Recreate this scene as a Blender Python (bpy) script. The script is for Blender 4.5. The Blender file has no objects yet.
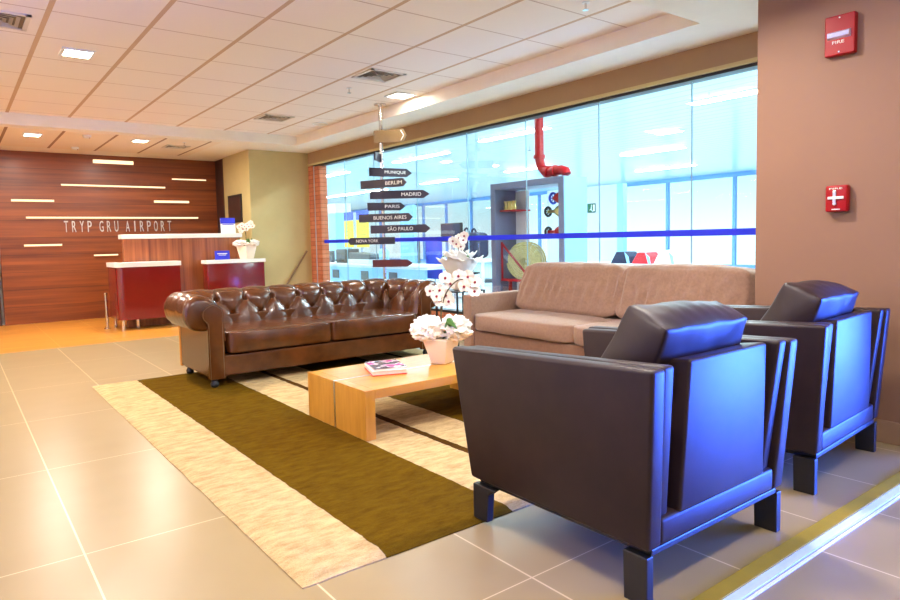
import bpy, bmesh, math, random
from mathutils import Vector, Matrix, noise
random.seed(7)
PI = math.pi
SC = bpy.context.scene
COL = SC.collection

# ------------------------------------------------------------------ colours and materials
def S(r, g, b):
    def f(c):
        c /= 255.0
        return c / 12.92 if c <= 0.04045 else ((c + 0.055) / 1.055) ** 2.4
    return (f(r), f(g), f(b), 1.0)

class NT:
    """small node-tree writer"""
    def __init__(self, name):
        self.m = bpy.data.materials.new(name)
        self.m.use_nodes = True
        self.t = self.m.node_tree
        self.b = self.t.nodes['Principled BSDF']
        self.out = self.t.nodes['Material Output']
    def n(self, kind, **kw):
        nd = self.t.nodes.new(kind)
        for k, v in kw.items():
            if k in nd.inputs.keys():
                nd.inputs[k].default_value = v
            else:
                setattr(nd, k, v)
        return nd
    def l(self, a, b):
        self.t.links.new(a, b)
    def coord(self, scale=(1, 1, 1), world=False):
        if world:
            c = self.n('ShaderNodeNewGeometry').outputs['Position']
        else:
            c = self.n('ShaderNodeTexCoord').outputs['Object']
        mp = self.n('ShaderNodeMapping')
        mp.inputs['Scale'].default_value = scale
        self.l(c, mp.inputs['Vector'])
        return mp.outputs['Vector']
    def noise(self, vec, scale, detail=4, rough=0.55):
        nd = self.n('ShaderNodeTexNoise')
        nd.inputs['Scale'].default_value = scale
        nd.inputs['Detail'].default_value = detail
        nd.inputs['Roughness'].default_value = rough
        self.l(vec, nd.inputs['Vector'])
        return nd.outputs['Fac']
    def ramp(self, fac, stops, interp='LINEAR'):
        nd = self.n('ShaderNodeValToRGB')
        nd.color_ramp.interpolation = interp
        e = nd.color_ramp.elements
        while len(e) < len(stops):
            e.new(0.5)
        for el, (p, c) in zip(e, stops):
            el.position = p
            el.color = c
        self.l(fac, nd.inputs['Fac'])
        return nd.outputs['Color']
    def math(self, op, a, b=None, c=None):
        nd = self.n('ShaderNodeMath')
        nd.operation = op
        for i, v in enumerate((a, b, c)):
            if v is None:
                continue
            if isinstance(v, (int, float)):
                nd.inputs[i].default_value = v
            else:
                self.l(v, nd.inputs[i])
        return nd.outputs[0]
    def mix(self, fac, a, b):
        nd = self.n('ShaderNodeMix')
        nd.data_type = 'RGBA'
        for i, v in ((0, fac), (6, a), (7, b)):
            if isinstance(v, (int, float, tuple)):
                nd.inputs[i].default_value = v
            else:
                self.l(v, nd.inputs[i])
        return nd.outputs[2]
    def bump(self, h, strength=0.2, dist=0.01):
        nd = self.n('ShaderNodeBump')
        nd.inputs['Strength'].default_value = strength
        nd.inputs['Distance'].default_value = dist
        self.l(h, nd.inputs['Height'])
        self.l(nd.outputs['Normal'], self.b.inputs['Normal'])
    def base(self, c):
        if isinstance(c, tuple):
            self.b.inputs['Base Color'].default_value = c
        else:
            self.l(c, self.b.inputs['Base Color'])
    def line(self, axis_val, period, offset, width):
        """1 inside a line of `width` repeating every `period` (centre on offset)"""
        a = self.math('SUBTRACT', axis_val, offset - period / 2)
        a = self.math('DIVIDE', a, period)
        a = self.math('FRACT', a)
        a = self.math('SUBTRACT', a, 0.5)
        a = self.math('ABSOLUTE', a)
        return self.math('LESS_THAN', a, width / period / 2)

def M(name, col, rough=0.5, metal=0.0, spec=0.5, coat=0.0, var=0.0, vscale=6.0, bump=0.0, bscale=60.0, sheen=0.0, bdist=0.01):
    k = NT(name)
    b = k.b
    b.inputs['Roughness'].default_value = rough
    b.inputs['Metallic'].default_value = metal
    b.inputs['Specular IOR Level'].default_value = spec
    b.inputs['Coat Weight'].default_value = coat
    b.inputs['Coat Roughness'].default_value = 0.12
    if sheen:
        b.inputs['Sheen Weight'].default_value = sheen
    v = k.coord()
    f = k.noise(v, vscale)
    lo = tuple(c * (1 - var) for c in col[:3]) + (1,)
    hi = tuple(min(1, c * (1 + var)) for c in col[:3]) + (1,)
    k.base(k.ramp(f, [(0.3, lo), (0.7, hi)]))
    if bump:
        k.bump(k.noise(v, bscale, 6), bump, bdist)
    return k.m

def emit(name, col, strength):
    k = NT(name)
    e = k.n('ShaderNodeEmission')
    e.inputs['Color'].default_value = col
    e.inputs['Strength'].default_value = strength
    k.l(e.outputs[0], k.out.inputs['Surface'])
    return k.m

def wood(name, dark, light, scale, rough=0.35, seam=None, seam_axis=2, coat=0.0, wide=1.0, fine=3.0):
    """grain stretched by `scale` (small number = along the grain)"""
    k = NT(name)
    v = k.coord(scale)
    a = k.noise(v, fine, 6, 0.62)
    v2 = k.coord(tuple(s * 0.25 * wide for s in scale))
    b = k.noise(v2, fine, 3, 0.5)
    f = k.math('ADD', k.math('MULTIPLY', a, 0.6), k.math('MULTIPLY', b, 0.4))
    c = k.ramp(f, [(0.33, dark), (0.66, light)])
    if seam:
        sep = k.n('ShaderNodeSeparateXYZ')
        k.l(k.n('ShaderNodeTexCoord').outputs['Object'], sep.inputs[0])
        ln = k.line(sep.outputs[seam_axis], seam[0], seam[1], seam[2])
        c = k.mix(ln, c, tuple(x * 0.35 for x in dark[:3]) + (1,))
    k.base(c)
    k.b.inputs['Roughness'].default_value = rough
    k.b.inputs['Coat Weight'].default_value = coat
    k.b.inputs['Coat Roughness'].default_value = 0.2
    k.bump(a, 0.05, 0.004)
    return k.m

MAT = {}
MAT['leather_brown'] = M('chesterfield_leather', (0.092, 0.026, 0.005, 1), 0.27, spec=0.5, coat=0.3, var=0.35, vscale=5, bump=0.18, bscale=90, bdist=0.004)
MAT['leather_dark'] = M('armchair_leather', (0.026, 0.0125, 0.0115, 1), 0.46, spec=0.32, var=0.2, vscale=8, bump=0.12, bscale=260, bdist=0.002)
MAT['black_wood'] = M('black_stained_wood', (0.012, 0.010, 0.010, 1), 0.45, var=0.2)
MAT['lit_edge_tan'] = M('tan_lit_edge', S(205, 140, 60), 0.5, var=0.1)  # light on the sofa's rear edge put into the colour
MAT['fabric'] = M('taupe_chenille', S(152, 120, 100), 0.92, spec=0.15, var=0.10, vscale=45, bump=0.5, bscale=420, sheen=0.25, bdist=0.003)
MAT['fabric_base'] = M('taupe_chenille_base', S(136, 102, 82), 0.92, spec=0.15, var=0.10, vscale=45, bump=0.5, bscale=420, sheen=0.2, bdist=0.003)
MAT['oak'] = wood('honey_oak', S(186, 124, 32), S(214, 154, 60), (1.2, 9, 9), 0.34, coat=0.15, fine=2.2)
MAT['oak_v'] = wood('honey_oak_upright', S(186, 124, 32), S(214, 154, 60), (9, 9, 1.2), 0.34, coat=0.15, fine=2.2)
MAT['alu'] = M('brushed_aluminium', (0.62, 0.62, 0.64, 1), 0.3, metal=1.0, var=0.05)
MAT['steel'] = M('polished_steel', (0.68, 0.64, 0.60, 1), 0.16, metal=1.0, var=0.05)
MAT['walnut_h'] = wood('walnut_planks_level', S(94, 38, 10), S(150, 78, 28), (0.4, 11, 11), 0.42, seam=(0.27, 0.0, 0.005), seam_axis=2, coat=0.1, fine=1.6)
MAT['walnut_v'] = wood('walnut_upright', S(110, 54, 26), S(178, 104, 58), (16, 16, 0.5), 0.3, coat=0.1, fine=1.5)
MAT['walnut_dark'] = M('dark_walnut', S(58, 30, 22), 0.4, var=0.25)
MAT['red_gloss'] = M('red_lacquer', (0.17, 0.005, 0.005, 1), 0.13, spec=0.6, coat=0.6, var=0.05)
MAT['white_top'] = M('white_solid_surface', S(240, 236, 228), 0.25, var=0.02)
MAT['white'] = M('white_paint', S(236, 236, 234), 0.5, var=0.02)
MAT['cabinet_grey'] = M('cabinet_grey_metal', S(112, 114, 136), 0.4, var=0.05)
MAT['cabinet_side'] = M('cabinet_side_panel', S(118, 176, 214), 0.4, var=0.03)
MAT['partition'] = M('partition_paint', S(206, 206, 216), 0.5, var=0.02)
MAT['black'] = M('black_plastic', (0.012, 0.012, 0.014, 1), 0.4, var=0.1)
MAT['grey'] = M('grey_metal', S(168, 168, 182), 0.4, metal=0.2, var=0.05)
MAT['darkgrey'] = M('dark_grey_plastic', S(70, 72, 80), 0.5, var=0.1)
MAT['lightblue'] = M('pale_blue_panel', S(150, 205, 240), 0.4, var=0.03)
MAT['blue'] = M('blue_panel', S(30, 70, 200), 0.45, var=0.05)
MAT['navy'] = M('navy_cloth', S(26, 34, 66), 0.7, var=0.2)
MAT['yellow'] = M('yellow_poster', S(248, 214, 60), 0.6, var=0.03)
MAT['red'] = M('red_enamel', S(160, 6, 16), 0.4, spec=0.3, var=0.08)
MAT['red_box'] = M('red_card', S(226, 34, 44), 0.45, var=0.04)
MAT['brass'] = M('brass_fitting', (0.62, 0.45, 0.16, 1), 0.3, metal=1.0, var=0.1)
MAT['hose'] = M('canvas_hose', S(196, 184, 122), 0.8, var=0.18, vscale=30, bump=0.4, bscale=200)
MAT['sign_dark'] = M('slate_sign_board', S(52, 44, 58), 0.45, var=0.12)
MAT['sign_brown'] = M('brown_sign_board', S(84, 26, 22), 0.4, var=0.12)
MAT['sign_tan'] = M('tan_sign_board', S(120, 96, 60), 0.45, var=0.1)
MAT['pot'] = M('white_glazed_pot', S(242, 222, 198), 0.35, var=0.03)
MAT['wrap'] = M('white_crinkled_paper', S(246, 240, 232), 0.8, var=0.03)
MAT['petal'] = M('white_orchid_petal', S(248, 238, 224), 0.6, var=0.03)
MAT['lip'] = M('maroon_orchid_lip', S(150, 30, 52), 0.6, var=0.2)
MAT['leaf'] = M('green_leaf', S(66, 110, 40), 0.45, var=0.25)
MAT['stem'] = M('brown_green_stem', S(74, 62, 30), 0.6, var=0.2)
MAT['strip_blue'] = M('blue_safety_film', S(10, 40, 235), 0.4, var=0.02)
MAT['paper'] = M('paper_pages', S(236, 226, 214), 0.8, var=0.06, vscale=200)
MAT['vent'] = M('vent_paint', S(226, 214, 196), 0.5, var=0.05)
MAT['vent_dark'] = M('vent_shadow_gap', S(120, 106, 90), 0.6, var=0.1)
MAT['letter'] = M('brushed_letter_metal', (0.62, 0.58, 0.54, 1), 0.35, metal=0.4, var=0.02)
MAT['letter_white'] = M('white_lettering', S(238, 236, 230), 0.5, var=0.01)
MAT['blue_card'] = M('blue_card', S(36, 40, 205), 0.4, var=0.04)
MAT['green'] = M('green_sign', S(24, 96, 62), 0.5, var=0.04)
MAT['rail'] = M('olive_brass_rail', S(150, 124, 36), 0.65, spec=0.1, metal=0.0, var=0.12)
MAT['skirting'] = M('beige_porcelain_skirting', S(160, 126, 98), 0.4, var=0.06)
MAT['silicone'] = M('clear_edge_silicone', S(150, 190, 205), 0.3, var=0.02)
MAT['alu_strip'] = M('pale_threshold_strip', S(200, 214, 206), 0.5, spec=0.2, var=0.08, vscale=3)
MAT['lens'] = M('strobe_lens', S(220, 222, 245), 0.1, metal=0.6, var=0.1, vscale=60)

def mat_floor():
    k = NT('porcelain_floor_tile')
    v = k.coord((1, 1, 1), True)
    sep = k.n('ShaderNodeSeparateXYZ')
    k.l(v, sep.inputs[0])
    x, y = sep.outputs[0], sep.outputs[1]
    near = k.math('LESS_THAN', y, 1.06)
    lx = k.line(x, 0.5985, 0.341, 0.0075)
    ly = k.line(y, 1.222, 1.585, 0.0055)
    lx2 = k.line(x, 0.52, 2.49, 0.007)
    ly2 = k.line(y, 1.222, 0.36, 0.006)
    g = k.math('MAXIMUM', lx, ly)
    g2 = k.math('MAXIMUM', lx2, ly2)
    nd = k.n('ShaderNodeMix')
    k.l(near, nd.inputs[0]); k.l(g, nd.inputs[2]); k.l(g2, nd.inputs[3])
    gr = nd.outputs[0]
    f = k.noise(k.coord((1, 1, 1), True), 3.0, 2, 0.5)
    c = k.ramp(f, [(0.2, S(152, 131, 93)), (0.8, S(159, 138, 100))])
    c = k.mix(gr, c, S(206, 184, 146))
    k.base(c)
    k.b.inputs['Roughness'].default_value = 0.29
    k.b.inputs['Specular IOR Level'].default_value = 0.28
    k.bump(k.math('SUBTRACT', 1.0, gr), 0.25, 0.003)
    return k.m

def mat_woodfloor():
    k = NT('golden_wood_floor')
    v = k.coord((0.6, 10, 1), True)
    f = k.noise(v, 1.5, 6, 0.6)
    c = k.ramp(f, [(0.3, S(186, 116, 36)), (0.7, S(216, 150, 60))])
    sep = k.n('ShaderNodeSeparateXYZ')
    k.l(k.coord((1, 1, 1), True), sep.inputs[0])
    ln = k.line(sep.outputs[0], 0.62, 0.98, 0.006)
    ln2 = k.line(sep.outputs[1], 0.40, 9.2, 0.005)
    c = k.mix(k.math('MULTIPLY', ln2, 0.35), c, S(120, 62, 14))
    c = k.mix(k.math('MULTIPLY', ln, 0.8), c, S(232, 176, 96))
    k.base(c)
    k.b.inputs['Roughness'].default_value = 0.3
    return k.m

def mat_rug():
    k = NT('striped_pile_rug')
    v = k.coord((1, 1, 1), True)
    sep = k.n('ShaderNodeSeparateXYZ')
    k.l(v, sep.inputs[0])
    wob = k.math('MULTIPLY', k.math('SUBTRACT', k.noise(v, 14, 3), 0.5), 0.025)
    x = k.math('ADD', sep.outputs[0], wob)
    x0, x1 = 0.80, 4.00
    t = k.math('DIVIDE', k.math('SUBTRACT', x, x0), x1 - x0)
    beige, olive, dk = S(214, 184, 134), S(104, 76, 8), S(84, 54, 14)
    def p(q):
        return (q - x0) / (x1 - x0)
    c = k.ramp(t, [(0.0, beige), (p(1.213), olive), (p(1.853), beige), (p(2.172), dk), (p(2.213), beige), (p(2.535), olive), (p(3.18), beige), (p(3.5), dk), (p(3.54), beige)], 'CONSTANT')
    f = k.noise(k.coord((1.6, 4, 1), True), 5.5, 7, 0.7)
    g = k.noise(v, 160, 3, 0.7)
    h = k.math('ADD', k.math('MULTIPLY', f, 0.75), k.math('MULTIPLY', g, 0.25))
    sh = k.ramp(h, [(0.34, (0.58, 0.52, 0.44, 1)), (0.60, (1.0, 1.0, 1.0, 1))])
    nd = k.n('ShaderNodeMix')
    nd.data_type = 'RGBA'; nd.blend_type = 'MULTIPLY'
    nd.inputs[0].default_value = 1.0
    k.l(c, nd.inputs[6]); k.l(sh, nd.inputs[7])
    k.base(nd.outputs[2])
    k.b.inputs['Roughness'].default_value = 1.0
    k.b.inputs['Specular IOR Level'].default_value = 0.05
    k.bump(h, 0.8, 0.03)
    return k.m

def mat_ceiling():
    k = NT('coffer_ceiling_tile')
    sep = k.n('ShaderNodeSeparateXYZ')
    k.l(k.coord((1, 1, 1), True), sep.inputs[0])
    lx = k.line(sep.outputs[0], 0.655, 0.648, 0.036)
    ly = k.line(sep.outputs[1], 0.676, 3.36, 0.014)
    base = S(246, 234, 222)
    c = k.mix(ly, base, S(206, 182, 164))
    c = k.mix(lx, c, S(206, 172, 138))
    k.base(c)
    k.b.inputs['Roughness'].default_value = 0.7
    k.bump(k.math('SUBTRACT', 1.0, k.math('MAXIMUM', lx, ly)), 0.3, 0.01)
    return k.m

def mat_ceiling2():
    k = NT('rear_soffit_panel')
    sep = k.n('ShaderNodeSeparateXYZ')
    k.l(k.coord((1, 1, 1), True), sep.inputs[0])
    lx = k.line(sep.outputs[0], 0.625, 1.27, 0.035)
    c = k.mix(lx, S(244, 230, 208), S(160, 124, 92))
    k.base(c)
    k.b.inputs['Roughness'].default_value = 0.7
    return k.m

def mat_brick():
    k = NT('red_brick')
    v = k.coord((1, 1, 1))
    mp = k.n('ShaderNodeCombineXYZ')
    sep = k.n('ShaderNodeSeparateXYZ')
    k.l(v, sep.inputs[0])
    k.l(sep.outputs[1], mp.inputs[0]); k.l(sep.outputs[2], mp.inputs[1])
    br = k.n('ShaderNodeTexBrick')
    br.inputs['Color1'].default_value = S(196, 122, 86)
    br.inputs['Color2'].default_value = S(178, 100, 66)
    br.inputs['Mortar'].default_value = S(150, 82, 52)
    br.inputs['Scale'].default_value = 1.0
    br.inputs['Mortar Size'].default_value = 0.006
    br.inputs['Brick Width'].default_value = 0.22
    br.inputs['Row Height'].default_value = 0.07
    k.l(mp.outputs[0], br.inputs['Vector'])
    k.base(br.outputs['Color'])
    k.b.inputs['Roughness'].default_value = 0.85
    return k.m

def mat_glass():
    k = NT('thin_clear_glass')
    tr = k.n('ShaderNodeBsdfTransparent')
    tr.inputs['Color'].default_value = (0.97, 0.99, 1.0, 1)
    gl = k.n('ShaderNodeBsdfGlossy')
    gl.inputs['Roughness'].default_value = 0.02
    lw = k.n('ShaderNodeFresnel')
    lw.inputs['IOR'].default_value = 1.35
    f = k.math('MULTIPLY', lw.outputs[0], 0.28)
    mx = k.n('ShaderNodeMixShader')
    k.l(f, mx.inputs[0]); k.l(tr.outputs[0], mx.inputs[1]); k.l(gl.outputs[0], mx.inputs[2])
    k.l(mx.outputs[0], k.out.inputs['Surface'])
    return k.m

def mat_hall_ceiling():
    k = NT('white_slat_ceiling')
    sep = k.n('ShaderNodeSeparateXYZ')
    k.l(k.coord((1, 1, 1), True), sep.inputs[0])
    lx = k.line(sep.outputs[0], 0.30, 0.0, 0.03)
    k.base(k.mix(lx, S(214, 240, 250), S(176, 212, 236)))
    k.b.inputs['Roughness'].default_value = 0.22
    return k.m

MAT['floor'] = mat_floor(); MAT['woodfloor'] = mat_woodfloor(); MAT['rug'] = mat_rug()
MAT['ceiling'] = mat_ceiling(); MAT['ceiling2'] = mat_ceiling2(); MAT['brick'] = mat_brick()
MAT['glass'] = mat_glass(); MAT['hall_ceiling'] = mat_hall_ceiling()
MAT['soffit'] = M('soffit_paint', S(246, 238, 222), 0.7, var=0.02)
MAT['olive_wall'] = M('olive_wall_paint', S(196, 178, 122), 0.6, var=0.03)
MAT['taupe_wall'] = M('taupe_wall_paint', S(144, 106, 82), 0.6, var=0.03, vscale=2)
MAT['header'] = M('header_paint', S(164, 132, 92), 0.6, var=0.03)
MAT['hall_floor'] = M('pale_hall_floor', S(214, 226, 234), 0.25, var=0.04)
MAT['mullion'] = M('blue_grey_mullion', S(120, 165, 225), 0.5, var=0.03)
MAT['warm_led'] = emit('warm_slot_light', (1.0, 0.78, 0.46, 1), 1.8)
MAT['lamp'] = emit('downlight_diffuser', (1.0, 0.93, 0.82, 1), 26.0)
MAT['lamp_cool'] = emit('cool_downlight_diffuser', (0.93, 0.92, 1.0, 1), 30.0)
MAT['panel_lamp'] = emit('led_panel_diffuser', (1.0, 0.96, 0.9, 1), 8.0)
MAT['hall_lamp'] = emit('hall_linear_light', (0.72, 0.97, 1.0, 1), 120.0)

# ------------------------------------------------------------------ mesh helpers
def obj(name, bm, mat, parent=None, smooth=False, bevel=0.0, seg=2, loc=None, rot=None):
    me = bpy.data.meshes.new(name)
    bmesh.ops.recalc_face_normals(bm, faces=bm.faces[:])
    if bevel:
        bmesh.ops.bevel(bm, geom=[e for e in bm.edges if len(e.link_faces) == 2 and e.calc_face_angle(0) > 0.5], offset=bevel, segments=seg, affect='EDGES', profile=0.5, clamp_overlap=True)
    bm.to_mesh(me)
    bm.free()
    me.materials.append(MAT[mat] if isinstance(mat, str) else mat)
    for p in me.polygons:
        p.use_smooth = smooth
    if smooth:
        try:
            me.set_sharp_from_angle(angle=math.radians(50))
        except Exception:
            pass
    o = bpy.data.objects.new(name, me)
    COL.objects.link(o)
    if parent is not None:
        o.parent = parent
    if loc is not None:
        o.location = loc
    if rot is not None:
        o.rotation_euler = rot
    return o

def tag(o, label=None, cat=None, group=None, kind=None):
    if label: o['label'] = label
    if cat: o['category'] = cat
    if group: o['group'] = group
    if kind: o['kind'] = kind
    return o

def thing(name, label, cat, loc=(0, 0, 0), rz=0.0, group=None):
    o = bpy.data.objects.new(name, None)
    o.empty_display_size = 0.1
    COL.objects.link(o)
    o.location = loc
    o.rotation_euler = (0, 0, rz)
    return tag(o, label, cat, group)

def struct(name, bm, mat, parent=None, **kw):
    o = obj(name, bm, mat, parent, **kw)
    if parent is None:
        o['kind'] = 'structure'
    return o

def box(x0, x1, y0, y1, z0, z1, bm=None):
    bm = bm or bmesh.new()
    v = [bm.verts.new(p) for p in ((x0, y0, z0), (x1, y0, z0), (x1, y1, z0), (x0, y1, z0), (x0, y0, z1), (x1, y0, z1), (x1, y1, z1), (x0, y1, z1))]
    for f in ((3, 2, 1, 0), (4, 5, 6, 7), (0, 1, 5, 4), (1, 2, 6, 5), (2, 3, 7, 6), (3, 0, 4, 7)):
        bm.faces.new([v[i] for i in f])
    return bm

def hexa(c, bm=None):
    """8 corners: bottom (x0y0, x1y0, x1y1, x0y1) then top"""
    bm = bm or bmesh.new()
    v = [bm.verts.new(p) for p in c]
    for f in ((3, 2, 1, 0), (4, 5, 6, 7), (0, 1, 5, 4), (1, 2, 6, 5), (2, 3, 7, 6), (3, 0, 4, 7)):
        bm.faces.new([v[i] for i in f])
    return bm

def prism(pts, axis, a, b, bm=None):
    """outline (2-D) extruded along an axis from a to b"""
    bm = bm or bmesh.new()
    def P(p, h):
        return {'x': (h, p[0], p[1]), 'y': (p[0], h, p[1]), 'z': (p[0], p[1], h)}[axis]
    A = [bm.verts.new(P(p, a)) for p in pts]
    B = [bm.verts.new(P(p, b)) for p in pts]
    bm.faces.new(A); bm.faces.new(B[::-1])
    n = len(pts)
    for i in range(n):
        bm.faces.new([A[i], A[(i + 1) % n], B[(i + 1) % n], B[i]])
    return bm

def lathe(prof, seg=24, bm=None, c=(0, 0, 0), cap=True):
    bm = bm or bmesh.new()
    rings = []
    for r, z in prof:
        rings.append([bm.verts.new((c[0] + r * math.cos(2 * PI * i / seg), c[1] + r * math.sin(2 * PI * i / seg), c[2] + z)) for i in range(seg)])
    for a, b in zip(rings, rings[1:]):
        for i in range(seg):
            bm.faces.new([a[i], a[(i + 1) % seg], b[(i + 1) % seg], b[i]])
    if cap:
        bm.faces.new(rings[0][::-1]); bm.faces.new(rings[-1])
    return bm

def tube(pts, r, seg=8, bm=None, closed=False):
    bm = bm or bmesh.new()
    pts = [Vector(p) for p in pts]
    n = len(pts)
    rad = r if isinstance(r, (list, tuple)) else [r] * n
    rings = []
    up = Vector((0, 0, 1))
    prev = None
    for i, p in enumerate(pts):
        if closed:
            d = pts[(i + 1) % n] - pts[i - 1]
        else:
            d = pts[min(i + 1, n - 1)] - pts[max(i - 1, 0)]
        d.normalize()
        if prev is None:
            a = d.cross(up)
            if a.length < 1e-3:
                a = d.cross(Vector((1, 0, 0)))
        else:
            a = prev - d * prev.dot(d)
        a.normalize(); prev = a
        b = d.cross(a)
        rings.append([bm.verts.new(p + (a * math.cos(2 * PI * k / seg) + b * math.sin(2 * PI * k / seg)) * rad[i]) for k in range(seg)])
    pairs = list(zip(rings, rings[1:])) + ([(rings[-1], rings[0])] if closed else [])
    for A, B in pairs:
        for k in range(seg):
            bm.faces.new([A[k], A[(k + 1) % seg], B[(k + 1) % seg], B[k]])
    if not closed:
        bm.faces.new(rings[0][::-1]); bm.faces.new(rings[-1])
    return bm

def cyl(p0, p1, r, seg=16, bm=None):
    return tube([p0, p1], r, seg, bm)

def puff(corners, n=14, r=0.18, bulge=0.12, wrinkle=None):
    """soft cushion: a rounded cube mapped trilinearly on 8 corners; bulge as a fraction of the half size"""
    bm = bmesh.new()
    grid = {}
    def vert(i, j, k):
        key = (i, j, k)
        if key in grid:
            return grid[key]
        p = Vector((2 * i / n - 1, 2 * j / n - 1, 2 * k / n - 1))
        q = Vector([max(-1 + r, min(1 - r, c)) for c in p])
        d = p - q
        if d.length > 1e-9:
            m = max(abs(c) for c in d)
            d = d.normalized() * r
            q = q + d
        else:
            q = p
        a, b, c = [1 - t * t for t in p]
        q = Vector((q.x * (1 + bulge * b * c), q.y * (1 + bulge * a * c), q.z * (1 + bulge * a * b)))
        u, v, w = [(t + 1) / 2 for t in q]
        s = Vector((0, 0, 0))
        for idx, (cu, cv, cw) in enumerate(((0, 0, 0), (1, 0, 0), (1, 1, 0), (0, 1, 0), (0, 0, 1), (1, 0, 1), (1, 1, 1), (0, 1, 1))):
            wt = (u if cu else 1 - u) * (v if cv else 1 - v) * (w if cw else 1 - w)
            s += Vector(corners[idx]) * wt
        if wrinkle:
            s = wrinkle(s, p)
        grid[key] = bm.verts.new(s)
        return grid[key]
    for i in range(n):
        for j in range(n):
            for f in (0, n):
                bm.faces.new([vert(i, j, f), vert(i + 1, j, f), vert(i + 1, j + 1, f), vert(i, j + 1, f)])
                bm.faces.new([vert(i, f, j), vert(i + 1, f, j), vert(i + 1, f, j + 1), vert(i, f, j + 1)])
                bm.faces.new([vert(f, i, j), vert(f, i + 1, j), vert(f, i + 1, j + 1), vert(f, i, j + 1)])
    return bm

def cb(x0, x1, y0, y1, z0, z1):
    return ((x0, y0, z0), (x1, y0, z0), (x1, y1, z0), (x0, y1, z0), (x0, y0, z1), (x1, y0, z1), (x1, y1, z1), (x0, y1, z1))

def text(name, s, mat, parent, width, height, origin, xdir, zdir=(0, 0, 1), depth=0.004, bold=0.0):
    """raised lettering: the lower-left corner at origin, running along xdir"""
    cu = bpy.data.curves.new(name, 'FONT')
    cu.body = s
    cu.extrude = 0.5
    cu.offset = bold
    cu.resolution_u = 4
    t = bpy.data.objects.new(name, cu)
    COL.objects.link(t)
    bpy.context.view_layer.update()
    me = bpy.data.meshes.new_from_object(t.evaluated_get(bpy.context.evaluated_depsgraph_get()))
    bpy.data.objects.remove(t)
    xs = [v.co.x for v in me.vertices]; ys = [v.co.y for v in me.vertices]
    x0, x1, y0, y1 = min(xs), max(xs), min(ys), max(ys)
    X = Vector(xdir).normalized(); Z = Vector(zdir).normalized(); N = X.cross(Z)
    O = Vector(origin)
    for v in me.vertices:
        u = (v.co.x - x0) / (x1 - x0) * width
        w = (v.co.y - y0) / (y1 - y0) * height
        v.co = O + X * u + Z * w + N * (v.co.z * depth * 2)
    me.materials.clear()
    me.materials.append(MAT[mat])
    o = bpy.data.objects.new(name, me)
    COL.objects.link(o)
    if parent is not None:
        o.parent = parent
    return o

def copy_tree(o, parent=None):
    c = o.copy()
    COL.objects.link(c)
    c.parent = parent
    for ch in list(o.children):
        copy_tree(ch, c)
    return c

# ------------------------------------------------------------------ camera (photograph height 1.18 m)
F, YAW, PIT, ROL, CY = 653.08, 0.651345, -0.0713986, -0.0224317, 285.874
cam_d = bpy.data.cameras.new('camera')
cam = bpy.data.objects.new('camera', cam_d)
COL.objects.link(cam)
fw = Vector((math.sin(YAW) * math.cos(PIT), math.cos(YAW) * math.cos(PIT), math.sin(PIT)))
r0 = Vector((math.cos(YAW), -math.sin(YAW), 0)); u0 = r0.cross(fw)
rr = r0 * math.cos(ROL) + u0 * math.sin(ROL); uu = -r0 * math.sin(ROL) + u0 * math.cos(ROL)
mw = Matrix((rr, uu, -fw)).transposed().to_4x4()
mw.translation = Vector((0, 0, 1.18))
cam.matrix_world = mw
cam_d.sensor_width = 36.0
cam_d.lens = F / 900 * 36
cam_d.shift_y = (CY - 300) / 900
cam_d.clip_start = 0.05
SC.camera = cam

# ------------------------------------------------------------------ the setting
ZS, ZC = 2.69, 2.83          # soffit and coffer heights
XG, YR, YB = 4.93, 10.38, 12.14
struct('floor', box(-5, 4.98, -6, 8.92, -0.1, 0.0), 'floor')
struct('floor_wood', box(-5, 4.98, 8.92, 12.6, -0.1, 0.0), 'woodfloor')
struct('floor_hall', box(4.98, 21.5, -6, 46, -0.1, 0.0), 'hall_floor')
struct('ceiling', box(-2.8, 4.39, 2.72, 9.62, ZC, ZC + 0.1), 'ceiling')
bm = box(-2.8, 5.1, 1.1, 2.72, ZS, ZC + 0.2)
box(-2.8, 5.1, 9.62, 12.6, ZS, ZC + 0.2, bm)
struct('ceiling_soffit', bm, 'soffit')
struct('ceiling_edge', box(4.39, 5.1, 2.72, 9.62, ZS, ZC + 0.2), 'soffit')
struct('ceiling_panel', box(-1.2, 3.3, 9.84, 11.6, ZS - 0.004, ZS - 0.0005), 'ceiling2')
struct('wall_right', box(4.06, 5.05, 1.08, 2.12, 0, ZS), 'taupe_wall')
struct('baseboard_right', box(4.045, 4.06, 1.08, 2.12, 0, 0.125), 'skirting', bevel=0.003)
struct('wall_left', box(-2.8, -2.65, 1.1, 12.6, 0, ZC), 'soffit')
struct('wall_back', box(0.61, 3.93, YB, 12.3, 0, ZS), 'walnut_h')
struct('wall_back_recess', box(-2.65, 0.575, YB + 0.03, 12.3, 0, ZS), 'walnut_dark')
struct('wall_olive', box(3.90, 5.05, YR, 11.62, 0, ZS), 'olive_wall')
struct('wall_return', box(3.93, 5.05, 11.62, 12.3, 0, ZS), 'walnut_dark')
struct('wall_header', box(XG, 5.08, 2.12, YR, 2.495, ZS), 'header')
struct('trim_1', box(XG - 0.025, 5.06, 2.12, YR, 2.466, 2.495), 'olive_wall')
struct('trim_2', box(XG + 0.01, 5.06, 2.12, YR, 2.44, 2.466), 'black')
struct('wall_plinth', box(XG, 5.08, 2.12, YR, 0.0, 0.26), 'brick')
struct('trim_3', box(XG - 0.005, 5.06, 2.12, 9.96, 0.26, 0.29), 'black')
bm = box(XG, 5.06, 10.20, YR, 0.26, 2.466)
struct('wall_pier', bm, 'brick')
struct('wall_pier_inner', box(XG, 5.06, 9.96, 10.15, 0.29, 2.44), 'brick')
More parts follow.
